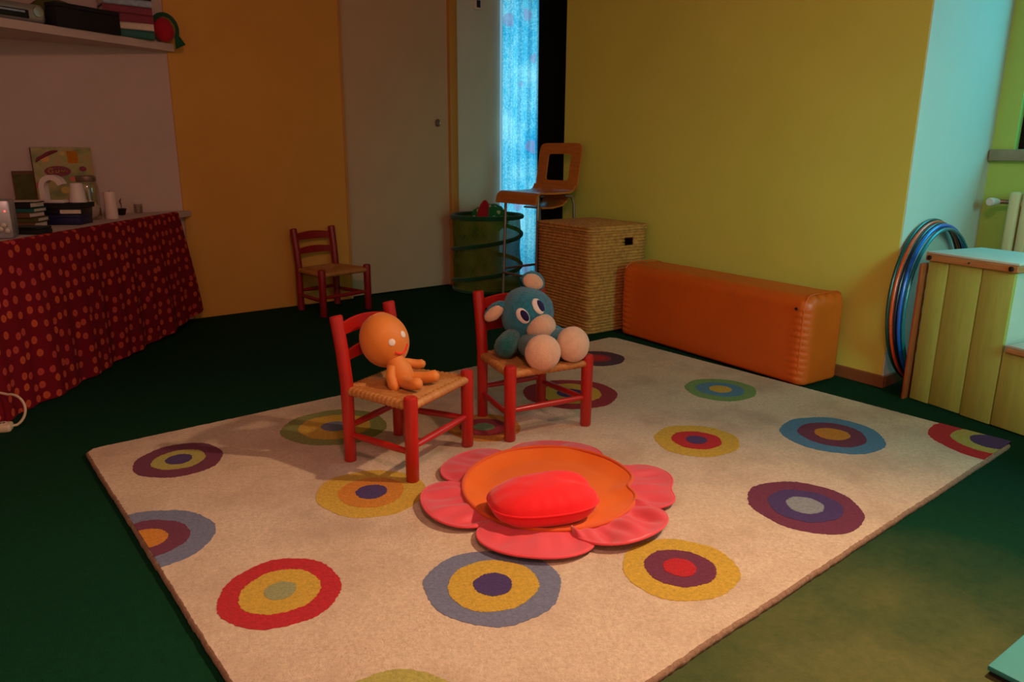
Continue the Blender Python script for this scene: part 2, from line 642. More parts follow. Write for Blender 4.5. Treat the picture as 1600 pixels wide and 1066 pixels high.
# ------------------------------------------------------------------ the room
YB, XR, XL, YF, ZC = 5.31, 3.705, -0.95, -1.3, 2.75
XW = 4.66       # recess back wall
YJ = 1.589      # recess side
XRE = 3.928     # the yellow wall runs slightly out of square
WA = math.atan2(XRE - XR, 4.224 - YJ)
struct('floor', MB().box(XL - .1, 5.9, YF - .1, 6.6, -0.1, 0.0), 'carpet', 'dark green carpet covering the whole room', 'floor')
struct('ceiling', MB().box(XL - .1, 5.9, YF - .1, 6.6, ZC, ZC + .1), 'ceiling', 'pale ceiling above the room', 'ceiling')
struct('wall_back_left', MB().box(XL - .1, 1.445, YB, YB + .15, 0, ZC), 'white_wall', 'off-white wall behind the cluttered counter')
struct('wall_back_middle', MB().rbox(1.445, 2.655, YB - .012, YB + .15, 0, ZC, .004, 1), 'yellow_panel', 'ochre yellow wall panel behind the small red chair')
struct('wall_back_right', MB().box(3.70, 4.163, YB, YB + .15, 0, ZC), 'cool_wall', 'narrow pale wall between the door frame and the curtain')
struct('wall_back_lintel', MB().box(4.163, 4.575, YB, YB + .15, 2.45, ZC), 'cool_wall', 'pale wall above the curtained opening')
d1 = struct('door_1', MB().rbox(2.665, 3.628, YB + .015, YB + .06, .012, ZC - .25, .004, 1), 'door', 'pale beige sliding door with small round pull', 'door')
kn = MB().lathe([(0.0, 0.0), (.030, 0.0), (.032, .004), (.026, .010), (.020, .006), (.012, .005), (.012, .014), (0.0, .015)], 24, caps=False)
kn.xf(Matrix.Translation((3.518, YB + .015, 1.375)) @ Matrix.Rotation(R(90), 4, 'X'))
tag(kn.build('door_pull', 'steel_dull', d1), 'small round dull metal pull')
struct('trim_1', MB().rbox(3.626, 3.702, YB - .022, YB + .10, 0, ZC - .15, .006, 2), 'door_frame', 'ochre door jamb right of the sliding door', 'trim')
struct('trim_2', MB().rbox(2.646, 2.668, YB - .018, YB + .10, 0, ZC - .15, .004, 1), 'door_frame', 'thin ochre strip at the left edge of the sliding door', 'trim')
struct('trim_3', MB().box(2.655, 3.70, YB, YB + .15, ZC - .25, ZC), 'door_frame', 'ochre panel above the sliding door', 'trim')
struct('trim_4', MB().box(2.655, 3.70, YB + .07, YB + .15, 0, ZC - .25), 'door', 'pale backing wall behind the sliding door', 'trim')
struct('door_2', MB().rbox(4.575, 5.75, YB - .02, YB + .13, 0, ZC, .004, 1), 'black_wood', 'very dark wooden door beside the bright curtain', 'door')
struct('wall_right', MB().prism([(XR, YJ), (5.75, YJ), (5.75, 4.224), (XRE, 4.224)], 0, ZC), 'yellow_wall', 'yellow wall behind the orange bolster')
# white plaster skin on the return of the wall
struct('wall_recess_side', MB().box(XR + .004, XW, YJ - .006, YJ, 0, ZC), 'cool_wall', 'pale wall return lit by the window')
struct('wall_passage', MB().box(5.75, 5.85, 4.1, 5.6, 0, ZC), 'cool_wall', 'end wall of the side passage')
struct('wall_left', MB().box(XL - .1, XL, YF, YB, 0, ZC), 'white_wall', 'off-white wall at the left end of the counter')
struct('wall_front', MB().box(XL - .1, 1.75, YF - .1, YF, 0, ZC).box(2.85, 5.9, YF - .1, YF, 0, ZC).box(1.75, 2.85, YF - .1, YF, 0, 1.0).box(1.75, 2.85, YF - .1, YF, 2.35, ZC), 'white_wall', 'off-white wall behind the viewer')
w2 = struct('added_window', MB().box(1.75, 1.81, YF - .08, YF - .03, 1.0, 2.35).box(2.79, 2.85, YF - .08, YF - .03, 1.0, 2.35).box(1.81, 2.79, YF - .08, YF - .03, 1.0, 1.06).box(1.81, 2.79, YF - .08, YF - .03, 2.29, 2.35), 'black_wood', 'added unseen dark framed window in the wall behind the viewer', 'window')  # unseen window added for the greenish light on the yellow wall
MB().box(1.81, 2.79, YF - .06, YF - .054, 1.06, 2.29).build('pane', 'pane', w2)
WY0, WY1, WZ0, WZ1 = -0.55, 1.475, 1.165, 2.55
struct('wall_recess_back', MB().box(XW, XW + .22, YF, YJ, 0, WZ0 - .05), 'green_recess', 'lime wall under the window sill')
struct('wall_recess_top', MB().box(XW, XW + .22, YF, YJ, WZ1, ZC), 'green_recess', 'lime wall above the window')
struct('wall_recess_pier', MB().box(XW, XW + .22, WY1, YJ, WZ0 - .05, WZ1), 'green_recess', 'narrow lime strip beside the window')
struct('wall_recess_end', MB().box(XW, XW + .22, YF, WY0, WZ0 - .05, WZ1), 'green_recess', 'lime wall right of the window')
struct('trim_5', MB().rbox(XW - .05, XW + .20, WY0, YJ - .012, WZ0 - .05, WZ0 + .012, .008, 2), 'sill', 'grey stone window sill above the radiator', 'trim')
w1 = struct('window_1', MB().box(XW + .06, XW + .12, WY1 - .07, WY1, WZ0 + .012, WZ1).box(XW + .06, XW + .12, WY0, WY0 + .07, WZ0 + .012, WZ1)
            .box(XW + .06, XW + .12, WY0 + .07, WY1 - .07, WZ1 - .07, WZ1).box(XW + .06, XW + .12, WY0 + .07, WY1 - .07, WZ0 + .012, WZ0 + .08)
            .box(XW + .06, XW + .12, .43, .50, WZ0 + .08, WZ1 - .07), 'black_wood', 'dark framed window over the stone sill', 'window')
MB().box(XW + .085, XW + .091, .50, WY1 - .07, WZ0 + .08, WZ1 - .07).build('pane', 'pane', w1)
MB().box(XW + .085, XW + .091, WY0 + .07, .43, WZ0 + .08, WZ1 - .07).build('pane', 'pane', w1)
struct('baseboard_right', MB().rbox(-.014, .004, -.018, 2.64, 0, .062, .003, 1).xf(Matrix.Translation((XR, YJ, 0)) @ Matrix.Rotation(-WA, 4, 'Z')), 'baseboard', 'brown skirting along the yellow wall', 'baseboard')
struct('baseboard_recess', MB().rbox(XR + .006, XW, YJ - .020, YJ - .006, 0, .062, .003, 1), 'baseboard', 'brown skirting along the pale wall return', 'baseboard')

# curtain in the opening
def cur(u, v):
    x = 4.155 + .418 * u
    return Vector((x, YB - .045 + .016 * math.sin(u * 21) + .006 * math.sin(u * 47 + v * 2), 2.50 - 2.47 * v))
o = MB().sheet(cur, 90, 24).build('curtain', 'curtain')
tag(o, 'bright blue printed curtain hanging in the back opening, lit from behind', 'curtain')
# switch plate
sw = thing('light_switch', 'small pale switch plate high beside the curtain', 'switch', (3.926, YB, 2.33))
MB().rbox(-.045, .045, -.012, 0, -.045, .045, .004, 2).build('plate', 'white_plastic', sw)
MB().rbox(-.018, .018, -.018, -.010, -.028, .028, .003, 2).build('rocker', 'navy', sw)

# ------------------------------------------------------------------ rug with circles
RX0, RX1, RY0, RY1, RZ = .390, 3.342, .882, 3.108, .020
rug = thing('rug', 'large cream rug with many coloured concentric circles', 'rug', (RX0, RY0, 0))


def rug_mesh():
    mb = MB()
    nx, ny = 360, 270
    prof = [(0.0, .0), (-.003, .010), (.001, .0165), (.006, .0192), (.014, RZ)]
    # closed edge loop points, perimeter sampled, wobbling slightly
    per = []
    for i in range(nx):
        per.append((RX0 + (RX1 - RX0) * i / nx, RY0))
    for i in range(ny):
        per.append((RX1, RY0 + (RY1 - RY0) * i / ny))
    for i in range(nx):
        per.append((RX1 - (RX1 - RX0) * i / nx, RY1))
    for i in range(ny):
        per.append((RX0, RY1 - (RY1 - RY0) * i / ny))
    cx, cy = (RX0 + RX1) / 2, (RY0 + RY1) / 2
    hx, hy = (RX1 - RX0) / 2, (RY1 - RY0) / 2
    rings = []
    for ins, z in prof:
        ring = []
        for x, y in per:
            w = .0025 * mnoise.noise(Vector((x * 5, y * 5, 0))) + .0035 * mnoise.noise(Vector((x * 70, y * 70, 3)))
            ux, uy = (x - cx) / hx, (y - cy) / hy
            # round the corners a little
            e = max(0.0, abs(ux) * hx - (hx - .05)), max(0.0, abs(uy) * hy - (hy - .05))
            sx = (hx - ins + w) / hx
            sy = (hy - ins + w) / hy
            px_, py_ = cx + (x - cx) * sx, cy + (y - cy) * sy
            if e[0] > 0 and e[1] > 0:
                L = math.hypot(*e)
                k = min(1.0, .05 / L)
                px_ -= math.copysign(e[0] * (1 - k), ux)
                py_ -= math.copysign(e[1] * (1 - k), uy)
            ring.append(Vector((px_, py_, z)))
        rings.append(ring)
    mb.rings(rings[3:], True, False)
    mb.add(rings[-1], [tuple(range(len(per)))])
    rim = MB().rings(rings[:4], True, False)
    rim.add(rings[0], [tuple(reversed(range(len(per))))])
    return mb, rim


_top, _rim = rug_mesh()
_top.build('pile', 'rug', rug, world=True, ang=60)
_rim.build('edge_binding', 'rug_edge', rug, world=True, ang=60)


def disc(cx, cy, r, z, seed):
    """irregular hand-tufted round, clipped to the rug"""
    rnd = random.Random(seed)
    ph = [rnd.uniform(0, 6.28) for _ in range(4)]
    n = 150
    out = []
    for k in range(n):
        a = 2 * PI * k / n
        rr = r * (1 + .022 * math.sin(2 * a + ph[0]) + .018 * math.sin(3 * a + ph[1]) + .012 * math.sin(7 * a + ph[2])) + rnd.uniform(-.0022, .0022)
        out.append((cx + rr * math.cos(a), cy + rr * math.sin(a)))
    # clip (Sutherland-Hodgman) against the rug outline
    i0 = .0065
    for ax, lim, sgn in ((0, RX0 + i0, 1), (0, RX1 - i0, -1), (1, RY0 + i0, 1), (1, RY1 - i0, -1)):
        new = []
        for k in range(len(out)):
            a, b = out[k - 1], out[k]
            ina, inb = sgn * (a[ax] - lim) >= 0, sgn * (b[ax] - lim) >= 0
            if ina != inb:
                t = (lim - a[ax]) / (b[ax] - a[ax])
                new.append((a[0] + (b[0] - a[0]) * t, a[1] + (b[1] - a[1]) * t))
            if inb:
                new.append(b)
        out = new
    return MB().prism(out, RZ - .006, z)


CIR = [
    ((.649, 2.778), (.158, .093, .047), ('plum', 'lime', 'violet')),
    ((.400, 2.225), (.192, .122, .062), ('slate', 'plum', 'orange')),
    ((.611, 1.716), (.159, .103, .041), ('red', 'yellow', 'sage')),
    ((1.083, 2.088), (.182, .112, .053), ('yellow', 'orange', 'violet')),
    ((1.261, 2.733), (.212, .145, .056), ('moss', 'yellow', 'slate')),
    ((1.069, 1.390), (.181, .121, .053), ('slate', 'yellow', 'violet')),
    ((1.530, 1.130), (.160, .097, .046), ('yellow', 'plum', 'red')),
    ((2.156, 1.112), (.182, .117, .060), ('plum', 'violet', 'grey')),
    ((2.341, 1.692), (.168, .097, .042), ('yellow', 'red', 'violet')),
    ((2.837, 1.382), (.204, .134, .068), ('sky', 'plum', 'orange')),
    ((2.975, 2.031), (.173, .114, .054), ('grass', 'sky', 'yellow')),
    ((3.268, .935), (.226, .142, .078), ('red', 'lime', 'violet')),
    ((2.349, 2.440), (.222, .148, .066), ('wine', 'yellow', 'violet')),
    ((2.897, 2.805), (.155, .080, .050), ('darkplum', 'wine', 'red')),
    ((1.752, 2.340), (.157, .100, .044), ('orange', 'wine', 'leaf')),
    ((.600, 1.110), (.172, .110, .050), ('lime', 'yellow', 'sky')),
]
for k, ((cx, cy), rr, cols) in enumerate(CIR):
    a = disc(cx, cy, rr[0], RZ + .0012, 10 * k).build('circle', 'pile_' + cols[0], rug, world=True)
    for q in (1, 2):
        b = disc(cx, cy, rr[q], RZ + .0012 + .0010 * q, 10 * k + q)
        b.v = [rug.matrix_basis.inverted() @ p for p in b.v]
        b.build('inner_ring' if q == 1 else 'core', 'pile_' + cols[q], a)


# ------------------------------------------------------------------ ladder-back chairs
def make_chair(red):
    t = thing('childs_chair', 'x', 'chair')
    wf, wb, dp = .184, .150, .155
    FH, BH, SH = .312, .552, .285
    fl = [(-wf, -dp), (wf, -dp)]
    bl = [(-wb, dp), (wb, dp)]
    for x, y in fl:
        MB().lathe([(.0, 0), (.021, 0), (.023, .004), (.025, FH - .012), (.0235, FH - .004), (.018, FH), (0, FH)], 20, (x, y, 0), caps=False).build('leg', red, t)
    for x, y in bl:
        pts = [(x, y, 0), (x, y, .30), (x * 1.01, y + .012, .42), (x * 1.02, y + .032, BH - .004), (x * 1.02, y + .033, BH)]
        MB().tube(pts, [.022, .024, .024, .024, .019], 20).build('back_post', red, t)
    for zc, h in ((.490, .044), (.395, .036)):
        def slat(u, v, zc=zc, h=h):
            s = 2 * u - 1
            return s
        yb = dp + .012 + .028 * (zc - .40) / .12
        n = 16
        rings = []
        for i in range(n + 1):
            s = -1 + 2 * i / n
            x = s * (wb - .006)
            arch = .012 * (1 - s * s)
            bow = .018 * (1 - s * s)
            hh = h * (.5 - .10 * s * s)
            y = yb + bow
            rings.append([Vector((x, y - .007, zc - hh + arch * .4)), Vector((x, y + .007, zc - hh + arch * .4)),
                          Vector((x, y + .007, zc + hh + arch)), Vector((x, y, zc + hh + arch + .004)), Vector((x, y - .007, zc + hh + arch))])
        MB().rings(rings).build('back_slat', red, t)
    for a, b, z in ((fl[0], fl[1], .125), (bl[0], bl[1], .135), (fl[0], bl[0], .105), (fl[1], bl[1], .115)):
        a3, b3 = Vector((a[0], a[1], z)), Vector((b[0], b[1], z))
        m = (a3 + b3) / 2
        MB().tube([a3, a3.lerp(m, .5), m, m.lerp(b3, .5), b3], [.010, .0125, .0135, .0125, .010], 12).build('stretcher', red, t)
    # rush seat: four woven triangles of ridged cord over a rounded rim
    def top(u, v):
        a, b = 2 * u - 1, 2 * v - 1
        w = (wf + .004) + (wb - wf) * v
        e = max(abs(a), abs(b))
        x, y = a * w, b * (dp + .004)
        cord = abs(math.sin(e * PI * 15))
        z = SH + .004 + .0035 * cord - .012 * (1 - e) - .016 * max(0, (e - .88) / .12) ** 2
        return Vector((x, y, z))
    NN = 120
    ms = MB().sheet(top, NN, NN)
    # rim wrapped in cord
    rim = [Vector((-wf, -dp, SH - .010)), Vector((wf, -dp, SH - .010)), Vector((wb, dp, SH - .010)), Vector((-wb, dp, SH - .010))]
    pts, rad = [], []
    for k in range(4):
        a, b = rim[k], rim[(k + 1) % 4]
        for i in range(60):
            pts.append(a.lerp(b, i / 60))
            rad.append(.0165 + .0015 * math.sin(i * PI / 2))
    ms.tube(pts, rad, 10, closed=True)
    def bot(u, v):
        w = wf + (wb - wf) * v
        return Vector(((2 * u - 1) * w * .97, (2 * v - 1) * dp * .97, SH - .020))
    ms.sheet(bot, 4, 4)
    ms.build('rush_seat', 'rush', t, ang=80)
    return t


def place(o, loc, rz, label, group, s=1.0):
    o.location = loc
    o.rotation_euler = (0, 0, rz)
    o.scale = (s, s, s)
    return tag(o, label, 'chair', group)


GC = 'red ladder-back children\'s chairs'
chair = make_chair('red_paint')
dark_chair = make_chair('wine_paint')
chair_b = copy_tree(chair)
place(chair, (1.350, 2.290, RZ + .002), R(22.7), 'red ladder-back child\'s chair on the rug holding the tan doll', GC)
place(chair_b, (1.953, 2.278, RZ + .002), R(-9.9), 'red ladder-back child\'s chair on the rug holding the blue plush animal', GC)
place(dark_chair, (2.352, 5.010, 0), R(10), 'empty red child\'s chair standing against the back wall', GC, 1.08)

# ------------------------------------------------------------------ tan doll
doll = thing('doll', 'tan stuffed doll with a big round head leaning back on a chair', 'doll', (1.335, 2.285, .308))
hd = Vector((.16, -.93, .14)).normalized()       # the way the face looks
hup = Vector((-.38, .30, .86))
HR = rot_to(hd, hup)
HC = Vector((1.312, 2.372, .462))
ha, hb, hc = .093, .106, .088


def head_pt(az, el, lift=0.0):
    """point on the head: az to the head's left/right, el up, radians from the face centre"""
    d = Vector((math.sin(az) * math.cos(el), math.sin(el), math.cos(az) * math.cos(el)))
    return HC + HR @ Vector((d.x * (ha + lift), d.y * (hb + lift), d.z * (hc + lift)))


head = MB().blob(HC, (ha, hb, hc), HR, 36, 24).build('head', 'doll', doll, world=True)


def on(parent_root, mb, name, m, parent):
    inv = parent_root.matrix_basis.inverted()
    mb.v = [inv @ p for p in mb.v]
    return mb.build(name, m, parent)


on(doll, MB().tube([head_pt(PI * .5, -PI / 2 + PI * k / 24, .0006) for k in range(25)], .0016, 6), 'seam', 'doll', head)
for s in (-1, 1):
    e = head_pt(s * .33, .10)
    on(doll, MB().blob(e, (.0135, .0135, .004), rot_to(e - HC, hup), 18, 10), 'eye', 'felt_white', head)
on(doll, MB().tube([head_pt(-.36 + .72 * k / 14, -.30 - .20 * math.sin(PI * k / 14), .001) for k in range(15)], .0035, 8), 'stitched_mouth', 'thread_red', head)
fr = Vector((.386, -.923, 0))
sd = Vector((.923, .386, 0))
BC = Vector((1.330, 2.285, .305))
MB().tube([BC + Vector((0, 0, .012)), BC + Vector((0, 0, .03)) - fr * .004, BC + Vector((0, 0, .062)) - fr * .012, BC + Vector((0, 0, .10)) - fr * .03], [.040, .052, .047, .030], 20).build('body', 'doll', doll, world=True, ang=60)
for s in (-1, 1):
    a = BC + Vector((0, 0, .078)) - fr * .016 + sd * (s * .036)
    if s < 0:
        pts = [a, a + sd * -.020 + fr * .008 + Vector((0, 0, -.030)), a + sd * -.026 + fr * .022 + Vector((0, 0, -.058)), a + sd * -.024 + fr * .034 + Vector((0, 0, -.074))]
    else:
        pts = [a, a + sd * .026 + fr * .014 + Vector((0, 0, -.010)), a + sd * .044 + fr * .034 + Vector((0, 0, -.016)), a + sd * .052 + fr * .050 + Vector((0, 0, -.012))]
    MB().tube([pts[0], pts[0].lerp(pts[1], .5), pts[1], pts[2], pts[3], pts[3] + (pts[3] - pts[2]).normalized() * .010], [.016, .0175, .018, .019, .017, .007], 16).build('arm', 'doll', doll, world=True, ang=80)
    h = BC + sd * (s * .024) + Vector((0, 0, .024)) + fr * .02
    k = h + fr * .06 + sd * (s * .022) + Vector((0, 0, .004))
    f = k + fr * .034 + sd * (s * .010) + Vector((0, 0, .010))
    MB().tube([h, h.lerp(k, .5), k, f, f + (fr + Vector((0, 0, .3))).normalized() * .012], [.024, .0235, .022, .023, .008], 16).build('leg', 'doll', doll, world=True, ang=80)

# ------------------------------------------------------------------ blue plush animal
pl = thing('plush_toy', 'blue plush animal with cream muzzle and big cream feet on a chair', 'plush toy', (1.955, 2.30, .308))
pf = Vector((-.10, -.99, 0)).normalized()
ps = Vector((.99, -.10, 0)).normalized()
Z = Vector((0, 0, 1))


def fuzz(a=.0035, s=70):
    def fn(p, d):
        return p + d * (a * mnoise.noise(p * s) + a * .8 * mnoise.noise(p * s * 2.3))
    return fn


PHC = Vector((1.985, 2.345, .486))
pdir = Vector((-.42, -.90, .10)).normalized()
pup = Vector((-.39, .315, .86))
PR = rot_to(pdir, pup)


def hippo_head(p, d):
    p = p + d * (.003 * mnoise.noise(p * 70))
    # wider cheeks below, narrower brow above
    k = 1.0 - .16 * max(0, d.y) + .06 * max(0, -d.y)
    return Vector((p.x * k, p.y, p.z))


phead = MB().blob(PHC, (.116, .112, .106), PR, 44, 30, hippo_head).build('head', 'plush_blue', pl, world=True, ang=80)


def pface(az, el, lift=0.0):
    d = Vector((math.sin(az) * math.cos(el), math.sin(el), math.cos(az) * math.cos(el)))
    k = 1.0 - .16 * max(0, d.y) + .06 * max(0, -d.y)
    return PHC + PR @ Vector((d.x * (.116 * k + lift), d.y * (.112 + lift), d.z * (.106 + lift)))


mz = PHC + PR @ Vector((.006, -.070, .082))
mzo = on(pl, MB().blob(mz, (.064, .058, .060), PR, 32, 22, fuzz(.0012, 50)), 'muzzle', 'plush_cream', phead)
for az, tilt in ((-.36, .10), (.36, -.10)):
    e = pface(az, .16, -.004)
    er = rot_to(e - PHC, pup) @ Matrix.Rotation(tilt, 3, 'Z')
    ew = on(pl, MB().blob(e, (.025, .036, .009), er, 24, 14), 'eye_white', 'felt_white', phead)
    on(pl, MB().blob(e + er @ Vector((.008, -.003, .0055)), (.0155, .0265, .0065), er, 24, 14), 'pupil', 'felt_navy', phead)
for c, d, u, rad in ((PHC + PR @ Vector((-.112, .076, -.005)), Vector((-.62, -.74, -.10)), Vector((-.60, .40, -.62)), (.032, .058, .022)),
                     (PHC + PR @ Vector((.092, .098, -.005)), Vector((-.45, -.85, .15)), Vector((.30, -.25, .9)), (.052, .042, .024))):
    er = rot_to(d, u)
    on(pl, MB().blob(c, rad, er, 28, 18, fuzz(.003)), 'ear', 'plush_blue', phead)
    ci = c + er @ Vector((-.002, -.004 if rad[0] > .04 else .010, .013))
    on(pl, MB().blob(ci, (rad[0] * .86, rad[1] * .82, rad[2] * .76), er, 28, 18, fuzz(.0015, 50)), 'inner_ear', 'plush_cream', phead)
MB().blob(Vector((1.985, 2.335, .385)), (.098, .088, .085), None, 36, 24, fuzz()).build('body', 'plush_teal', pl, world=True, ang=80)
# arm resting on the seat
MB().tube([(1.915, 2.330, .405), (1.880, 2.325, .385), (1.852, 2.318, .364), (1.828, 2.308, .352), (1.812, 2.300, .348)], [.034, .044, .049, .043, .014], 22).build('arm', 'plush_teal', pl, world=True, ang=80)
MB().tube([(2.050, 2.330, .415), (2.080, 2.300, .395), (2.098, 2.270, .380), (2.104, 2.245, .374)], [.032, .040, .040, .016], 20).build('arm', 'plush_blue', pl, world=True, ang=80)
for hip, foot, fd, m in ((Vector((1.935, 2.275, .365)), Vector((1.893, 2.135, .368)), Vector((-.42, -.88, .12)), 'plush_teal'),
                         (Vector((2.020, 2.270, .380)), Vector((2.040, 2.118, .382)), Vector((-.20, -.95, .22)), 'plush_blue')):
    fd = fd.normalized()
    lg = MB().tube([hip, hip.lerp(foot, .45), hip.lerp(foot, .8), foot + fd * .012], [.048, .055, .064, .060], 26).build('leg', m, pl, world=True, ang=80)
    on(pl, MB().blob(foot + fd * .006, (.074, .074, .050), rot_to(fd), 36, 22, fuzz(.0012, 50)), 'foot_pad', 'plush_cream', lg)

# ------------------------------------------------------------------ flower nest with heart cushion
FC = Vector((1.565, 1.715, 0))
fl = thing('flower_mat', 'round orange cloth nest with pink petals lying on the rug', 'play mat', (FC.x, FC.y, RZ + .003))
FR_ = .300


def rim_r(a):
    # slightly pressed in on the right side
    dd = math.atan2(math.sin(a - R(-42)), math.cos(a - R(-42)))
    return FR_ * (1 + .015 * math.sin(2 * a + .5) - .10 * math.exp(-(dd / .16) ** 2))


def rim_z(a):
    # the far rim stands up, the near rim lies low
    return .026 + .010 * math.cos(a - R(60))


def bowl(u, v):
    a = 2 * PI * u
    r = rim_r(a) * v
    t = max(0.0, (v - .74) / .26)
    z = .006 + (rim_z(a) - .006) * t ** 1.6 + .004 * math.sin(a * 9 + 2) * t * (1 - t) * 2
    z += .0035 * mnoise.noise(Vector((r * math.cos(a) * 9, r * math.sin(a) * 9, 1)))
    return Vector((r * math.cos(a), r * math.sin(a), max(.002, z)))


MB().sheet(bowl, 120, 26).build('base', 'mat_orange', fl, ang=80, mods=[('SOLIDIFY', dict(thickness=.004, offset=0))])
MB().tube([Vector((rim_r(a) * math.cos(a), rim_r(a) * math.sin(a), rim_z(a))) for a in [2 * PI * k / 120 for k in range(120)]], .0065, 10, closed=True).build('rim', 'piping', fl)
for k, (deg, L, W, fold, lift) in enumerate(((-139, .165, 31, .3, .012), (-90, .155, 29, 1.0, .022), (-36, .150, 30, .5, .012), (44, .120, 33, .4, .004), (106, .130, 29, .4, .010), (163, .150, 30, .6, .016))):
    c0 = R(deg)

    def petal(u, v, c0=c0, L=L, W=W, fold=fold, lift=lift, k=k):
        s = 2 * u - 1
        a = c0 + R(W) * s
        out = math.sqrt(max(0.0, 1 - abs(s) ** 2.6))
        r0 = rim_r(a) - .004
        r = r0 + L * out * v
        z0 = rim_z(a) - .006
        z = z0 * (1 - v) ** 1.3 + (.006 + lift * out) * v
        z += fold * .018 * math.sin(s * 7 + k + v * 2) * v * (1 - v) * 3
        z += fold * .008 * math.sin(s * 19 + 2 * k) * v * (1 - v) * 3
        return Vector((r * math.cos(a), r * math.sin(a), max(.004, z)))
    p = MB().sheet(petal, 46, 18).build('petal', 'petal', fl, ang=80, mods=[('SOLIDIFY', dict(thickness=.006, offset=0))])
    MB().tube([petal(i / 46, 1.0) for i in range(47)], .0042, 8).build('petal_piping', 'petal_edge', p)

ht_ = thing('heart_cushion', 'bright scarlet puffy heart cushion inside the orange nest', 'cushion', (1.418, 1.588, RZ + .013), R(-25))


def heart_out(a):
    """plan outline: long rounded heart, tip to -x, two lobes to +x"""
    c, s = math.cos(a), math.sin(a)
    r = .186 * (abs(c) ** 2.4 + abs(s / .66) ** 2.4) ** (-1 / 2.4)
    r *= 1 - .10 * math.exp(-((a if a < PI else a - 2 * PI) / .28) ** 2)
    r *= 1 - .07 * math.exp(-(((a % (2 * PI)) - PI) / .5) ** 2)
    return r


def cushion(sign):
    def fn(u, v):
        a = 2 * PI * u
        r = heart_out(a) * v
        x, y = r * math.cos(a), r * math.sin(a)
        h = (1 - v ** 2.8) ** .55 if v < 1 else 0.0
        seam = .058
        top = .060 + .018 * (x / .18) - .022 * math.exp(-((x - .15) / .07) ** 2 - (y / .03) ** 2)
        z = seam + (top * h if sign > 0 else -seam * min(1, h * 1.25))
        z += .003 * mnoise.noise(Vector((x * 22, y * 22, sign))) * h
        # puckers running in from the seam
        z += sign * .004 * math.sin(a * 17) * v ** 6 * h
        return Vector((x, y, max(0.0, z)))
    return fn


MB().sheet(cushion(1), 84, 24).build('top_half', 'heart', ht_, ang=80)
MB().sheet(cushion(-1), 84, 18).build('bottom_half', 'heart', ht_, ang=80)
MB().tube([Vector((heart_out(a) * math.cos(a), heart_out(a) * math.sin(a), .058)) for a in [2 * PI * k / 84 for k in range(84)]], .003, 8, closed=True).build('seam', 'heart', ht_)

# ------------------------------------------------------------------ orange bolster
bo = thing('bolster', 'long orange vinyl bolster cushion against the yellow wall', 'bolster', (3.576, 2.487, 0.001), R(90 - 5.4))


def bol(p, d):
    # bulging foam block with puckered end seams
    L, D, Hh = .685, .158, .238
    x, y, z = p
    ex = 1 - min(1, abs(x) / L) ** 6
    bulge = 1 + .05 * (1 - (z / Hh) ** 2) * ex
    y *= bulge
    if z > 0:
        z *= 1 + .015 * ex
    pk = math.exp(-((abs(x) - L * .93) / .035) ** 2)
    y += math.copysign(.007 * pk * math.sin(z * 95), y)
    z += .005 * pk * math.sin(y * 90)
    return Vector((x, y, z))


mb = MB()
bm = bmesh.new()
bmesh.ops.create_cube(bm, size=2.0)
for w in bm.verts:
    w.co = Vector((w.co.x * .685, w.co.y * .155, w.co.z * .246))
bmesh.ops.bevel(bm, geom=list(bm.edges), offset=.055, segments=6, affect='EDGES', profile=.5)
bmesh.ops.subdivide_edges(bm, edges=[e for e in bm.edges if e.calc_length() > .08], cuts=64, use_grid_fill=True)
bm.verts.index_update()
mb.add([bol(w.co.copy(), None) for w in bm.verts], [tuple(w.index for w in f.verts) for f in bm.faces])
bm.free()
zm = min(p.z for p in mb.v)
# the underside settles almost flat on the floor
mb.v = [Vector((p.x, p.y, (p.z - zm) * .35 if p.z - zm < .055 else p.z - zm - .03575)) for p in mb.v]
mb.build('cover', 'vinyl', bo, ang=60)
for s in (-1, 1):
    n = 60
    pts = []
    for k in range(n):
        a = 2 * PI * k / n
        c, si = math.cos(a), math.sin(a)
        rr = (abs(c / .150) ** 7 + abs(si / .230) ** 7) ** (-1 / 7)
        pts.append((s * .652, rr * c * 1.035, .238 + rr * si * 1.012))
    MB().tube(pts, .0035, 6, closed=True).build('end_seam', 'vinyl', bo)
vz = MB().lathe([(0, 0), (.008, 0), (.007, .004), (0, .005)], 16, caps=False)
vz.xf(Matrix.Translation((-.615, .1645, .400)) @ Matrix.Rotation(R(-90), 4, 'X'))
tag(vz.build('vent_eyelet', 'black', bo), 'small black eyelet')

# ------------------------------------------------------------------ rope basket
BH_, BW = .690, .248
bk = thing('laundry_basket', 'tall square woven sea-grass basket with lid beside the bolster', 'basket', (3.548, 3.528, 0), R(-4))
BSY = 1.15     # deeper than wide
rows, per_row, side_n = 33, 4, 12


def sq(t, w):
    """rounded square outline, t in 0..4"""
    k = int(t) % 4
    f = t - int(t)
    r = .03
    a = -w + 2 * w * f
    x, y = [(a, -w), (w, a), (-a, w), (-w, -a)][k]
    m = max(abs(x), abs(y))
    ex, ey = max(0, abs(x) - (w - r)), max(0, abs(y) - (w - r))
    if ex > 0 and ey > 0:
        L = math.hypot(ex, ey)
        q = min(1.0, r / L)
        x = math.copysign(w - r + ex * q, x)
        y = math.copysign(w - r + ey * q, y)
    return x, y


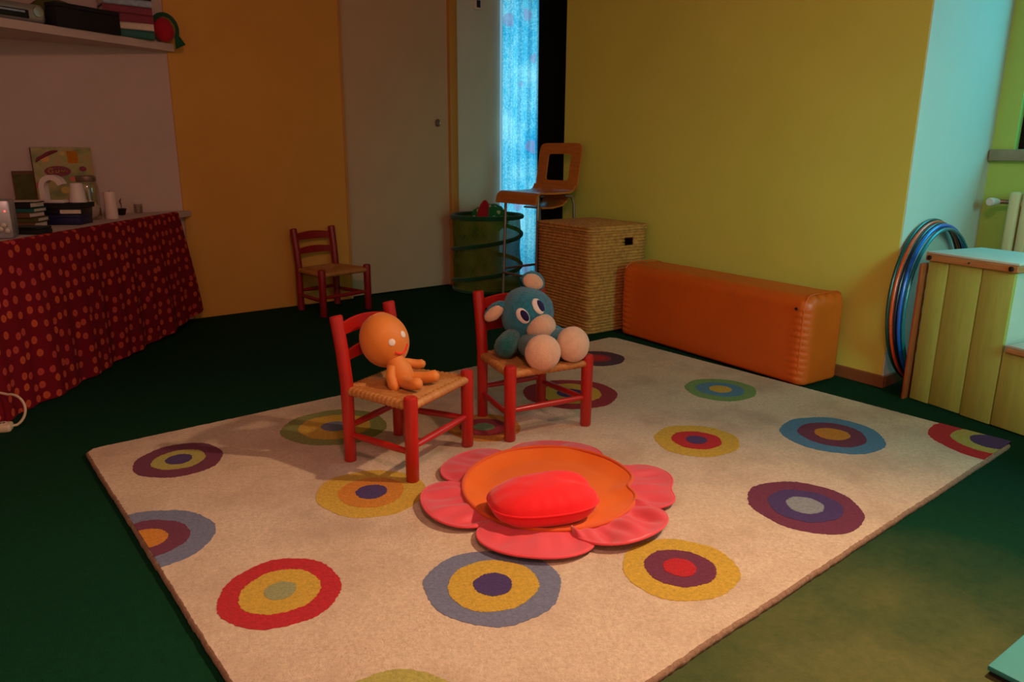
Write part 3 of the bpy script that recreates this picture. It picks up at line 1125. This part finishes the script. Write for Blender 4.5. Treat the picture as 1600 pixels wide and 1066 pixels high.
NS = side_n * 4
zs = [.004 + (BH_ - .030) * i / (rows * per_row) for i in range(rows * per_row + 1)]
vs_, fs = [], []
for i, z in enumerate(zs):
    g_ = abs(math.sin(PI * i / per_row))
    w = BW * (.985 + .02 * z / BH_) - .007 + .007 * g_
    for j in range(NS):
        x, y = sq(4 * j / NS, w)
        vs_.append((x, y * BSY, z))
hole_rows = range(int((rows - 5) * per_row), int((rows - 2.2) * per_row))
for i in range(len(zs) - 1):
    for j in range(NS):
        if i in hole_rows and j in (7, 8):
            continue
        k = (j + 1) % NS
        fs.append((i * NS + j, i * NS + k, (i + 1) * NS + k, (i + 1) * NS + j))
MB().add(vs_, fs).build('woven_body', 'rope', bk, ang=80, mods=[('SOLIDIFY', dict(thickness=.012, offset=-1))])
lid = []
for i in range(61):
    u = i / 60
    if u < .12:
        w, z = BW * 1.012 + .004 * math.sin(PI * u / .04), BH_ - .028 + .030 * u / .12
    else:
        q = (u - .12) / .88
        w = BW * 1.012 * (1 - q) + .002
        z = BH_ + .002 + .018 * math.sin(q * PI / 2) + .0035 * abs(math.sin(q * PI * 11))
    lid.append([Vector((sq(4 * j / NS, w)[0], sq(4 * j / NS, w)[1] * BSY, z)) if w > .05 else Vector((w * math.cos(-3 * PI / 4 + 2 * PI * j / NS), w * BSY * math.sin(-3 * PI / 4 + 2 * PI * j / NS), z)) for j in range(NS)])
MB().rings(lid, True, True).build('lid', 'rope', bk, ang=80)
MB().box(-BW * .93, BW * .93, -BW * BSY * .93, BW * BSY * .93, .004, .016).build('bottom', 'rope', bk)

# ------------------------------------------------------------------ bar stool
st = thing('bar_stool', 'tall plywood bar stool with square cut-out backrest behind the basket', 'stool', (3.58, 4.115, 0), R(180))
SHT = .862     # seat height; local +x points to the front


def ply_profile():
    pts = []
    for k in range(7):                       # waterfall front
        a = R(80) * (1 - k / 6)
        pts.append((.155 + .045 * math.sin(a), SHT - .045 + .045 * math.cos(a)))
    pts.insert(0, (.205, SHT - .075))
    for k in range(1, 7):
        pts.append((.155 - .26 * k / 6, SHT - .004 * math.sin(PI * k / 6)))
    for k in range(1, 8):                    # sweep up to the back
        a = R(82) * k / 7
        pts.append((-.105 - .060 * math.sin(a), SHT + .060 * (1 - math.cos(a))))
    return pts


def ply_sheet(mb, prof, w, th=.012):
    top = []
    for i, (x, z) in enumerate(prof):
        a = prof[max(0, i - 1)]
        b = prof[min(len(prof) - 1, i + 1)]
        tx, tz = b[0] - a[0], b[1] - a[1]
        L = math.hypot(tx, tz)
        nx, nz = tz / L, -tx / L
        ww = w(i / (len(prof) - 1))
        top.append([Vector((x, -ww, z)), Vector((x, ww, z)), Vector((x - nx * -th, ww, z - nz * -th)), Vector((x - nx * -th, -ww, z - nz * -th))])
    return mb.rings(top)


ply_sheet(MB(), ply_profile(), lambda t: .225 - .008 * math.sin(t * PI)).build('seat', 'ply', st, ang=50)
# backrest: panel with a large square window, built as a frame of rounded outline
def back_panel():
    n = 96
    x0 = -.165
    def out(t, hw, hh, p):
        a = 2 * PI * t
        c, s = math.cos(a), math.sin(a)
        rr = (abs(c / hw) ** p + abs(s / hh) ** p) ** (-1 / p)
        return rr * c, rr * s
    zc = SHT + .178
    rings = []
    for hw, hh, p, off in ((.225, .172, 9, 0), (.225, .172, 9, .012), (.125, .094, 12, .012), (.125, .094, 12, 0), (.225, .172, 9, 0)):
        ring = []
        for k in range(n):
            y, z = out(k / n, hw, hh, p)
            lean = -.10 * (z + .168) / .336 * .5
            ring.append(Vector((x0 + lean - off, y, zc + z)))
        rings.append(ring)
    return MB().rings(rings, True, False)


back_panel().build('backrest', 'ply', st, ang=40)
# shaped plywood under-panel carrying the back
ply_sheet(MB(), [(-.165, SHT + .06), (-.172, SHT + .00), (-.165, SHT - .055), (-.130, SHT - .085), (-.05, SHT - .10), (.05, SHT - .10)], lambda t: .150 - .05 * t).build('under_panel', 'ply', st, ang=50)
for sx, sy in ((1, -1), (1, 1), (-1, -1), (-1, 1)):
    x, y = (.165, .185) if sx > 0 else (-.150, .190)
    if sx > 0:
        pts = [(x + .01, sy * (y + .005), 0), (x, sy * y, .4), (x - .01, sy * (y - .005), SHT - .018), (x - .06, sy * (y - .01), SHT - .014)]
    else:
        pts = [(x - .055, sy * (y + .005), 0), (x - .045, sy * y, .45), (x - .03, sy * y, SHT - .08), (x - .01, sy * (y - .005), SHT - .025), (x + .05, sy * (y - .01), SHT - .016)]
    MB().tube(pts, .0105, 12).build('leg', 'steel_dull', st)
for a, b, z in (((.171, -.188), (.171, .188), .27), ((.171, -.188), (-.198, -.193), .30), ((.171, .188), (-.198, .193), .30)):
    MB().tube([(a[0], a[1], z), (b[0], b[1], z)], .009, 10).build('footrest', 'steel_dull', st)

# ------------------------------------------------------------------ pop-up hamper
hp = thing('popup_hamper', 'round green net pop-up toy hamper by the door frame', 'hamper', (3.765, 4.975, 0))
hr = .288
prof = []
for i in range(25):
    z = .01 + .61 * i / 24
    prof.append((hr * (1 - .035 * abs(math.sin(z / .61 * PI * 2.5))), z))
MB().lathe(prof, 64, caps=False).build('net_wall', 'hamper_net', hp, ang=80)
for z, r, tilt in ((.625, hr + .004, 0), (.02, hr, 0)):
    MB().tube([(r * math.cos(2 * PI * k / 64), r * math.sin(2 * PI * k / 64), z) for k in range(64)], .019 if z > .3 else .012, 10, closed=True).build('rim' if z > .3 else 'bottom_ring', 'hamper_rim', hp)
pts = []
for k in range(140):
    t = k / 139
    a = R(141) + 2 * PI * 2.0 * t
    pts.append((hr * 1.005 * math.cos(a), hr * 1.005 * math.sin(a), .085 + .525 * t))
MB().tube(pts, .017, 8).build('spiral_band', 'hamper_rim', hp)
MB().lathe([(0, .008), (hr * .98, .008)], 48, caps=False).build('bottom', 'hamper_net', hp)
o = MB().blob((3.80, 4.99, .60), (.17, .15, .12), None, 36, 20, lambda p, d: p + d * .02 * mnoise.noise(p * 14)).build('spotted_cloth', 'spotted', ang=80)
tag(o, 'green spotted cloth bundled inside the hamper', 'cloth')
b = MB().blob((0, 0, 0), (.048, .045, .11), Matrix.Rotation(R(14), 3, 'Y'), 24, 18, lambda p, d: p + d * .008 * mnoise.noise(p * 18)).xf(Matrix.Translation((3.615, 4.83, .66)))
tag(b.build('red_cloth', 'bag_red', ang=80), 'dark red cloth roll sticking out of the hamper', 'cloth')

# ------------------------------------------------------------------ corner counter and spotted cover
def cfront(t):
    """along the counter's front, t=0 at the corner with the yellow panel"""
    a, b = Vector((1.487, YB - .024, 0)), Vector((.288, 3.869, 0))
    return a + (b - a) * t


CZ = .750
ct = thing('corner_counter', 'cream wedge-shaped corner counter along the off-white wall', 'counter', (.3, 4.6, 0))
MB().prism([(1.487, YB - .026), (1.460, YB - .002 - .012), (XL + .003, YB - .003), (XL + .003, 2.412)][::-1], CZ - .035, CZ).build('worktop', 'white_wall', ct, world=True)
for x, y in ((.95, 4.90), (-.80, 2.85), (-.8, 5.2), (1.2, 5.22)):
    MB().rbox(x - .02, x + .02, y - .02, y + .02, 0, CZ - .036, .003, 1).build('leg', 'white_wall', ct, world=True)

cn = Vector((.763, -.647, 0))     # outwards from the front edge


def cover(u, v):
    t = .105 + 1.36 * u
    # the hem spreads past the top edge on the right
    t -= .075 * v * math.exp(-u * 9)
    p = cfront(t)
    fold = (.012 * math.sin(u * 44 + 1) + .008 * math.sin(u * 97)) * v
    bell = .030 * math.sin(v * PI * .5) + .012 * math.sin(u * 14) * v
    lift = .075 * math.exp(-u * 7) * v
    z = CZ + .004 - (CZ - .002) * v + lift
    p = p + cn * (.006 + fold + bell)
    if p.y > YB - .02:
        p.y = YB - .02
    return Vector((p.x, p.y, max(.006, z)))


def cover2(u, v):
    # a short turn over the worktop, then the hanging drop
    if v < .04:
        q = cover(u, 0)
        return q - cn * (.03 * (1 - v / .04)) + Vector((0, 0, .002))
    return cover(u, (v - .04) / .96)


o = MB().sheet(cover2, 220, 40, lambda u, v: (u * 46, v * 13)).build('counter_cloth', 'dotted', ang=80)
tag(o, 'dark red cloth with orange spots hanging over the counter front', 'cloth')

# things on the counter
def put(name, label, cat, x, y, z=CZ + .0005, rz=0.0, group=None):
    return thing(name, label, cat, (x, y, z), rz, group)


def slab(root, name, m, sx, sy, z0, z1, r=.003):
    return MB().rbox(-sx / 2, sx / 2, -sy / 2, sy / 2, z0, z1, min(r, (z1 - z0) * .4), 2).build(name, m, root)


def closed_book(label, x, y, z, rz, sx, sy, h, cov, group):
    b = put('book', label, 'book', x, y, z, rz, group)
    slab(b, 'cover', cov, sx, sy, 0, h * .16, .001)
    slab(b, 'cover', cov, sx, sy, h * .84, h, .001)
    MB().box(-sx / 2 + .004, sx / 2 - .005, -sy / 2 + .005, sy / 2 - .002, h * .16, h * .84).build('pages', 'paper', b)
    MB().box(-sx / 2, sx / 2, sy / 2 - .003, sy / 2, 0, h).build('spine', cov, b)
    return b


VA = R(-39)     # faces the viewer
ra = put('radio', 'silver radio with round speaker at the left end of the counter', 'radio', .300, 4.135, CZ + .0005, R(-14))
slab(ra, 'case', 'silver', .16, .15, 0, .175, .015)
dk = MB().lathe([(0, 0), (.046, 0), (.046, .004), (.040, .006), (.010, .002), (0, .002)], 28, caps=False)
dk.xf(Matrix.Translation((-.01, -.075, .11)) @ Matrix.Rotation(R(90), 4, 'X'))
dk.build('speaker', 'black', ra)
for q, (x, z) in enumerate(((.035, .045), (.060, .036), (.048, .062))):
    kb = MB().lathe([(0, 0), (.011, 0), (.010, .010), (0, .011)], 18, caps=False)
    kb.xf(Matrix.Translation((x, -.074, z)) @ Matrix.Rotation(R(90), 4, 'X'))
    kb.build('knob', 'chrome', ra)
lb = MB().blob((.058, -.076, .125), (.004, .003, .004), None, 12, 8)
tag(lb.build('standby_light', 'led', ra), 'tiny red standby light')

bx = put('flat_case', 'flat dark case lying near the counter edge beside the radio', 'case', .445, 4.255, CZ + .0005, R(-45))
slab(bx, 'lower_shell', 'blackmatte', .16, .10, 0, .022)
slab(bx, 'upper_shell', 'black', .158, .098, .023, .036)
for q, (hh, c, dx, rz) in enumerate(((.03, 'brown_box', 0, -35), (.022, 'olive', .01, -30), (.026, 'brown_box', -.008, -40), (.020, 'bookteal', .004, -34), (.03, 'blackmatte', -.004, -37))):
    z = CZ + .0005 + [0, .031, .054, .081, .102][q]
    closed_book(['thick brown book at the bottom of the pile next to the radio', 'olive book second from the bottom next to the radio',
                 'brown book in the middle of the pile next to the radio', 'thin teal book second from the top next to the radio',
                 'black book on top of the pile next to the radio'][q], .465 + dx, 4.62, z, R(rz + 180), .17, .13, hh, c, 'books piled next to the radio')
tp = put('paper_sheet', 'pale papers fanned on the pile of books next to the radio', 'papers', .455, 4.62, CZ + .134, R(-20))
for q in range(3):
    MB().rbox(-.09 + .01 * q, .09 + .01 * q, -.06, .06, .0012 * q, .0012 * q + .001, .0003, 1).build('sheet', 'paper', tp)

# stack of dark boxes with white things on it
SBX, SBY = .672, 4.70
zz = CZ + .0005
for lab, m, sx, sy, h, rz in (('deep navy box at the bottom of the stack on the counter', 'navy', .20, .15, .055, -34), ('dark box with a pale end label in the middle of the stack', 'black', .215, .15, .034, -30), ('flat black box on top of the stack on the counter', 'blackmatte', .235, .16, .026, -36)):
    b = put('box', lab, 'box', SBX, SBY, zz, R(rz), 'stacked dark boxes')
    slab(b, 'body', m, sx, sy, 0, h * .7)
    slab(b, 'lid', m, sx + .004, sy + .004, h * .7, h - .0005)
    if m == 'black':
        MB().rbox(.0, sx / 2 - .004, -sy / 2 - .0035, -sy / 2 - .002, .006, h - .008, .0004, 1).build('end_label', 'paper', b)
    zz += h
td = put('tape_dispenser', 'white arched tape dispenser on the stack of dark boxes', 'tape dispenser', SBX - .045, SBY - .005, zz + .0005, R(-38))
pts = []
for k in range(17):
    a = R(190 - 175 * k / 16)
    pts.append((.052 * math.cos(a), 0, .082 + .052 * math.sin(a)))
pts = [(-.050, 0, .012)] + pts
arch = [[Vector((x + ox, w, z + oz)) for ox, w, oz in ((0, -.022, 0), (0, .022, 0))] for x, z, ox, oz in []]
mb = MB()
rg = []
for i, p in enumerate(pts):
    a, b = Vector(pts[max(0, i - 1)]), Vector(pts[min(len(pts) - 1, i + 1)])
    t = (b - a).normalized()
    n = Vector((-t.z, 0, t.x))
    p = Vector(p)
    rg.append([p + n * .014 + Vector((0, -.022, 0)), p + n * .014 + Vector((0, .022, 0)), p - n * .014 + Vector((0, .022, 0)), p - n * .014 + Vector((0, -.022, 0))])
mb.rings(rg).build('arch', 'white_plastic', td, ang=40)
MB().rbox(-.066, .060, -.026, .026, 0, .016, .004, 2).build('foot', 'white_plastic', td)
cu = put('cup', 'white upturned cup on the stack of dark boxes', 'cup', SBX + .060, SBY - .035, zz + .0005)
MB().lathe([(.040, 0), (.042, .003), (.031, .098), (.027, .104), (0, .105)], 32, caps=False).build('wall', 'white_plastic', cu)
MB().tube([(.042 * math.cos(2 * PI * k / 32), .042 * math.sin(2 * PI * k / 32), .003) for k in range(32)], .0025, 8, closed=True).build('lip', 'white_plastic', cu)

# picture book against the wall
bp = put('picture_book', 'large green and orange picture book propped against the wall', 'book', .775, 5.262, CZ + .052, 0)
tilt = Matrix.Rotation(R(-5), 4, 'X')
MB().rbox(-.158, .158, -.011, -.0085, 0, .356, .0008, 1).xf(tilt).build('front_cover', 'jacket', bp)
MB().rbox(-.158, .158, .0085, .011, 0, .356, .0008, 1).xf(tilt).build('back_cover', 'jacket', bp)
MB().box(-.150, .150, -.0085, .0085, .004, .352).xf(tilt).build('pages', 'paper', bp)
MB().rbox(-.161, -.156, -.011, .011, 0, .356, .001, 1).xf(tilt).build('spine', 'brown_box', bp)
def flat_oval(cx, cz, rx, rz_, y=-.0116):
    return MB().rings([[Vector((cx + rx * q * math.cos(2 * PI * k / 28), y0, cz + rz_ * q * math.sin(2 * PI * k / 28))) for k in range(28)] for q, y0 in ((1, -.0108), (1, y), (.02, y))])
flat_oval(-.035, .215, .070, .032).xf(tilt).build('title_band', 'maroon', bp)
for k, st_ in enumerate(([(-.058, .228), (-.075, .232), (-.086, .218), (-.078, .204), (-.062, .206), (-.059, .216), (-.068, .216)], [(-.046, .222), (-.044, .208), (-.030, .208), (-.029, .224)], [(-.018, .213), (-.012, .222), (-.005, .211), (.002, .222), (.009, .211), (.016, .219)])):
    MB().tube([(x, -.0125, z) for x, z in st_], .0032, 6).xf(tilt).build('title_letter', 'pile_yellow', bp)
MB().tube([(-.140, -.012, .270), (-.128, -.012, .288), (-.105, -.012, .300), (-.075, -.012, .318), (-.045, -.012, .330), (-.02, -.012, .335)], [.004, .010, .009, .011, .010, .004], 8).xf(tilt).build('title_stroke', 'maroon', bp)
MB().rbox(.025, .082, -.0122, -.0108, .262, .335, .0006, 1).xf(tilt).build('picture_patch', 'pile_orange', bp)
flat_oval(.100, .228, .020, .016).xf(tilt).build('picture_patch', 'maroon', bp)
bb = put('cardboard_box', 'low brown card box under the picture book at the wall', 'box', .72, 5.205, CZ + .0005, 0)
slab(bb, 'body', 'brown_box', .40, .17, 0, .05)
b2 = put('brown_folder', 'plain brown folder leaning on the wall left of the picture book', 'folder', .565, 5.272, CZ + .052, 0)
MB().rbox(-.06, .05, -.004, 0, 0, .22, .001, 1).xf(tilt).build('board', 'brown_box', b2)
MB().rbox(-.055, .045, -.007, -.0045, .004, .20, .0008, 1).xf(tilt).build('papers', 'olive', b2)

# jar, candle, pot, glass
jr = put('glass_jar', 'tall lidded glass jar between the dark boxes and the candle', 'jar', .822, 4.905)
MB().lathe([(.0, .001), (.054, .001), (.058, .008), (.058, .190), (.050, .212), (.046, .222)], 36, caps=False).build('glass', 'jar', jr)
MB().lathe([(.0, .218), (.050, .218), (.052, .222), (.052, .246), (.046, .252), (0, .253)], 36, caps=False).build('lid', 'steel_dull', jr)
MB().blob((0, 0, .06), (.048, .048, .055), None, 24, 16, lambda p, d: p + d * .005 * mnoise.noise(p * 60)).build('filling', 'paper', jr)
cd = put('candle', 'plain white pillar candle standing on the counter', 'candle', .932, 4.900)
MB().lathe([(0, 0), (.034, 0), (.035, .004), (.033, .150), (.030, .156), (.012, .150), (0, .149)], 32, caps=False).build('wax', 'candle', cd)
MB().tube([(0, 0, .147), (.001, 0, .158), (.003, 0, .164)], .0014, 6).build('wick', 'black', cd)
po = put('small_pot', 'small black pot with a dried sprig right of the candle', 'pot', 1.035, 5.150)
MB().lathe([(0, 0), (.020, 0), (.030, .034), (.032, .040), (.026, .040), (.020, .028), (0, .026)], 24, caps=False).build('bowl', 'black', po)
MB().tube([(0, 0, .025), (.004, 0, .06), (-.002, .002, .085), (.008, 0, .105)], [.002, .003, .006, .001], 8).build('sprig', 'brown_box', po)
gs = put('stick_glass', 'small clear glass holding thin sticks near the counter end', 'glass', 1.148, 5.215)
MB().lathe([(0, .001), (.024, .001), (.027, .06), (.0265, .06), (.0235, .004)], 24, caps=False).build('glass', 'jar', gs)
for q, (dx, dy) in enumerate(((-.012, .004), (.0, -.006), (.010, .006))):
    MB().tube([(dx * .4, dy * .4, .004), (dx * 1.4, dy, .095)], .0022, 6).build('stick', 'paper', gs)

# ------------------------------------------------------------------ wall shelf and its things
SZ = 1.800
sh = thing('wall_shelf', 'cream wedge-shaped shelf high on the off-white wall', 'shelf', (.3, 5.2, SZ - .045))
MB().prism([(1.481, YB - .045), (1.440, YB - .002), (XL + .003, YB - .002), (XL + .003, 4.130)][::-1], SZ - .045, SZ).build('board', 'white_wall', sh, world=True)
SS = SZ + .0005
sr = put('stereo', 'silver stereo with rounded end at the left of the shelf', 'stereo', .535, 4.945, SS, R(22))
MB().rbox(-.28, .20, -.08, .08, 0, .10, .03, 4).build('case', 'silver', sr)
MB().rbox(-.26, .10, -.088, -.078, .020, .062, .004, 2).build('fascia', 'black', sr)
MB().rbox(-.22, .08, -.0905, -.087, .046, .056, .001, 1).build('blue_highlight_strip', 'paleblue', sr)  # blue highlight on the case put in as a pale coloured strip
kb = MB().lathe([(0, 0), (.028, 0), (.026, .008), (0, .010)], 24, caps=False)
kb.xf(Matrix.Translation((.152, -.079, .06)) @ Matrix.Rotation(R(90), 4, 'X'))
kb.build('dial', 'chrome', sr)
bb = put('black_case', 'long plain black case on the shelf in front of the books', 'case', .945, 5.035, SS, R(24))
slab(bb, 'body', 'blackmatte', .385, .09, 0, .10, .004)
slab(bb, 'lid', 'blackmatte', .388, .093, .101, .125, .004)
ol = put('cloth_bundle', 'olive cloth bundle behind the black case on the shelf', 'cloth', .83, 5.19, SS)
MB().blob((0, 0, .09), (.13, .085, .09), None, 28, 18, lambda p, d: Vector((p.x, p.y, max(-.09, p.z))) + d * .02 * mnoise.noise(p * 12)).build('folds', 'olive', ol, ang=80)
zz = SS
for lab, m, h in (('teal book at the bottom of the shelf stack', 'bookteal', .046), ('cream book second from the bottom of the shelf stack', 'paper', .040), ('lower maroon book in the shelf stack', 'maroon', .046), ('upper maroon book in the shelf stack', 'maroon', .044), ('pale blue book near the top of the shelf stack', 'paleblue', .040), ('black book on top of the shelf stack', 'blackmatte', .050)):
    closed_book(lab, 1.205, 5.212, zz, R(180 + random.uniform(-2, 5)), .27, .15, h, m, 'books stacked on the wall shelf')
    zz += h + .0008
cp = put('cap', 'red cap with dark green brim hanging over the shelf end', 'cap', 1.420, 5.234, SS, R(-10))
MB().blob((0, 0, .075), (.062, .040, .072), Matrix.Rotation(R(-12), 3, 'Y'), 28, 18, lambda p, d: p + d * .006 * mnoise.noise(p * 20)).build('crown', 'capred', cp, ang=80)
def brim(u, v):
    a = R(-35) + R(190) * u
    r = .066 + .022 * v
    return Vector((r * math.cos(a) * .95 + .004, -.030 + .02 * v, .075 + r * math.sin(a) * 1.15))
MB().sheet(brim, 24, 4).build('brim', 'capgreen', cp, ang=80, mods=[('SOLIDIFY', dict(thickness=.006, offset=0))])
MB().sheet(lambda u, v: Vector((.055 + .050 * u * v + .01 * u, -.052, .035 - .075 * v + .03 * u)), 6, 6).build('tail', 'capgreen', cp, ang=80, mods=[('SOLIDIFY', dict(thickness=.006, offset=0))])

# cord and socket block on the floor by the cloth
cb = thing('power_strip', 'cream round socket block with a looping cord at the cloth\'s left hem', 'power strip', (.175, 3.585, 0), R(-20))
MB().rbox(-.09, .03, -.030, .030, 0, .036, .012, 3).build('block', 'cream_cord', cb)
for q in (-.055, -.005):
    MB().lathe([(.016, 0), (.019, 0), (.019, .003), (.012, .003)], 20, (q, 0, .035), caps=False).build('socket', 'paper', cb)
    for w in (-.007, .007):
        MB().lathe([(0, 0), (.0028, 0), (.0028, .0012), (0, .0012)], 10, (q + w, 0, .0375), caps=False).build('socket_hole', 'black', cb)
pts = [(.025, 0, .02)]
for k in range(1, 18):
    a = R(-75 + 175 * k / 17)
    pts.append((.020 + .055 * math.cos(a), .01 + .004 * k, .075 + .062 * math.sin(a)))
pts += [(-.02, .085, .145), (-.09, .09, .14)]
MB().tube(pts, .0055, 10).build('cord', 'cream_cord', cb)

# ------------------------------------------------------------------ step bench at the right
sb = thing('step_bench', 'lime boarded step bench with a high and a low step', 'step bench', (3.633, 1.416, 0), R(-90 - 15))
TH, LH, D = .716, .372, .36
T0 = [(0, .098), (.102, .253), (.257, .395)]
L0 = [(.400, .545), (.549, .70), (.704, .85)]
for a, b in T0:
    MB().rbox(a, b, 0, .018, .004 + random.uniform(0, .006), TH - .042, .004, 2).build('board', 'bench_paint', sb)
for a, b in L0:
    MB().rbox(a, b, 0, .018, .004 + random.uniform(0, .006), LH - .034, .004, 2).build('board', 'bench_paint', sb)
MB().rbox(.004, .024, .020, D, .004, TH - .042, .003, 1).build('end_panel', 'bench_paint', sb)
tag(MB().rbox(.374, .394, .020, D, .004, TH - .042, .003, 1).build('end_panel', 'bench_white', sb), 'pale inner end panel')
MB().rbox(.828, .848, .020, D, .004, LH - .034, .003, 1).build('end_panel', 'bench_white', sb)
for x0, x1, h in ((-.012, .412, TH), (.404, .862, LH)):
    if h == LH:
        x0 = .414
    tread = MB().rbox(x0, x1, -.012, D + .01, h - .012, h, .004, 2).build('tread', 'bench_white', sb)
    bt = MB().rbox(x0 + .002, x1 - .002, -.014, .012, h - .042 if h == TH else h - .034, h - .0125, .003, 1).build('front_batten', 'bench_wood', sb)
    for q in ((x0 + .022, .011), ((x0 + x1) / 2, .004), (x1 - .028, .011)):
        if h == LH and q[1] > .01:
            continue
        s = MB().lathe([(0, 0), (q[1], 0), (q[1] * .95, .005), (q[1] * .5, .008), (0, .008)], 16, caps=False)
        s.xf(Matrix.Translation((q[0], -.0138, h - .027)) @ Matrix.Rotation(R(90), 4, 'X'))
        s.build('bolt', 'black', bt)
# side cheek under the high tread
MB().rbox(.396, .412, -.010, D, TH - .042, TH - .0125, .003, 1).build('side_batten', 'bench_wood', sb)

# hula hoops leaning on the pale wall return
HO = [('hoop_green', 'dark green hula hoop, rearmost of the bundle behind the bench', .410, .008), ('hoop_orange', 'thin orange hula hoop in the bundle behind the bench', .406, .008), ('hoop_navy', 'navy hula hoop between the orange and the bright blue one', .402, .008),
      ('hoop_blue', 'bright blue hula hoop in the bundle behind the bench', .398, .0095), ('hoop_teal', 'teal hula hoop, frontmost of the bundle behind the bench', .390, .009)]
for k, (m, lab, r, tr) in enumerate(HO):
    yb_ = 1.532 - .0185 * k
    tl = R(2.6)
    hoop = thing('hula_hoop', lab, 'hula hoop', (3.995 - .004 * k, yb_, .001), 0, 'hula hoops behind the bench')
    pts = []
    for q in range(96):
        a = 2 * PI * q / 96
        h = (r + r * math.sin(a))
        pts.append((r * math.cos(a), h * math.sin(tl), tr + h * math.cos(tl)))
    MB().tube(pts, tr, 12, closed=True).build('ring', m, hoop, ang=80)
    MB().tube([Vector(pts[q % 96]) for q in range(14, 19)], tr * 1.06, 12).build('joint', m, hoop, ang=80)

# wooden slatted rack tucked between hoops and bench
rk = thing('wooden_rack', 'narrow reddish wooden slatted rack behind the bench', 'rack', (3.715, 1.422, 0), R(-3))
for x in (-.085, .10):
    MB().rbox(x - .030, x + .030, 0, .014, 0, .66, .004, 2).build('upright', 'rack_wood', rk)
for k in range(8):
    MB().rbox(-.100, .118, .0145, .021, .06 + .078 * k, .098 + .078 * k, .003, 1).build('slat', 'rack_wood', rk)

# radiator below the sill
rd = thing('radiator', 'cream column radiator under the window sill', 'radiator', (XW - .10, 1.05, 0))
for k in range(9):
    y = .34 - .062 * k
    MB().rbox(-.05, .05, y - .026, y + .026, .18, .96, .018, 3).build('column', 'radiator', rd)
MB().tube([(0, .36, .22), (0, -.18, .22)], .018, 12).build('pipe', 'radiator', rd)
MB().tube([(0, .36, .90), (0, -.18, .90)], .018, 12).build('pipe', 'radiator', rd)
vl = MB().tube([(0, .36, .905), (0, .405, .905), (-.015, .43, .905)], [.012, .012, .012], 12).build('valve', 'steel_dull', rd)
MB().tube([(-.015, .425, .905), (-.055, .432, .905), (-.085, .436, .905), (-.09, .437, .905)], [.016, .022, .022, .018], 18).build('valve_knob', 'white_plastic', vl)
MB().tube([(.02, .39, .22), (.02, .39, .02)], .010, 10).build('supply_pipe', 'radiator', rd)
for s in (.30, -.12):
    MB().rbox(.03, .098, s - .012, s + .012, .50, .54, .003, 1).build('bracket', 'radiator', rd)
    MB().rbox(-.03, .03, s - .016, s + .016, 0, .185, .004, 1).build('foot', 'radiator', rd)

# pale teal board at the near right
tb = thing('floor_board', 'teal board lying on the carpet at the lower right corner', 'board', (2.16, .205, 0), R(-3.6))
MB().rbox(-.425, .42, -.20, .20, .012, .026, .004, 2).build('sheet', 'teal_board', tb)
for x in (-.405, .40):
    MB().rbox(x - .015, x + .015, -.195, .195, 0, .0125, .002, 1).build('runner', 'blackmatte', tb)
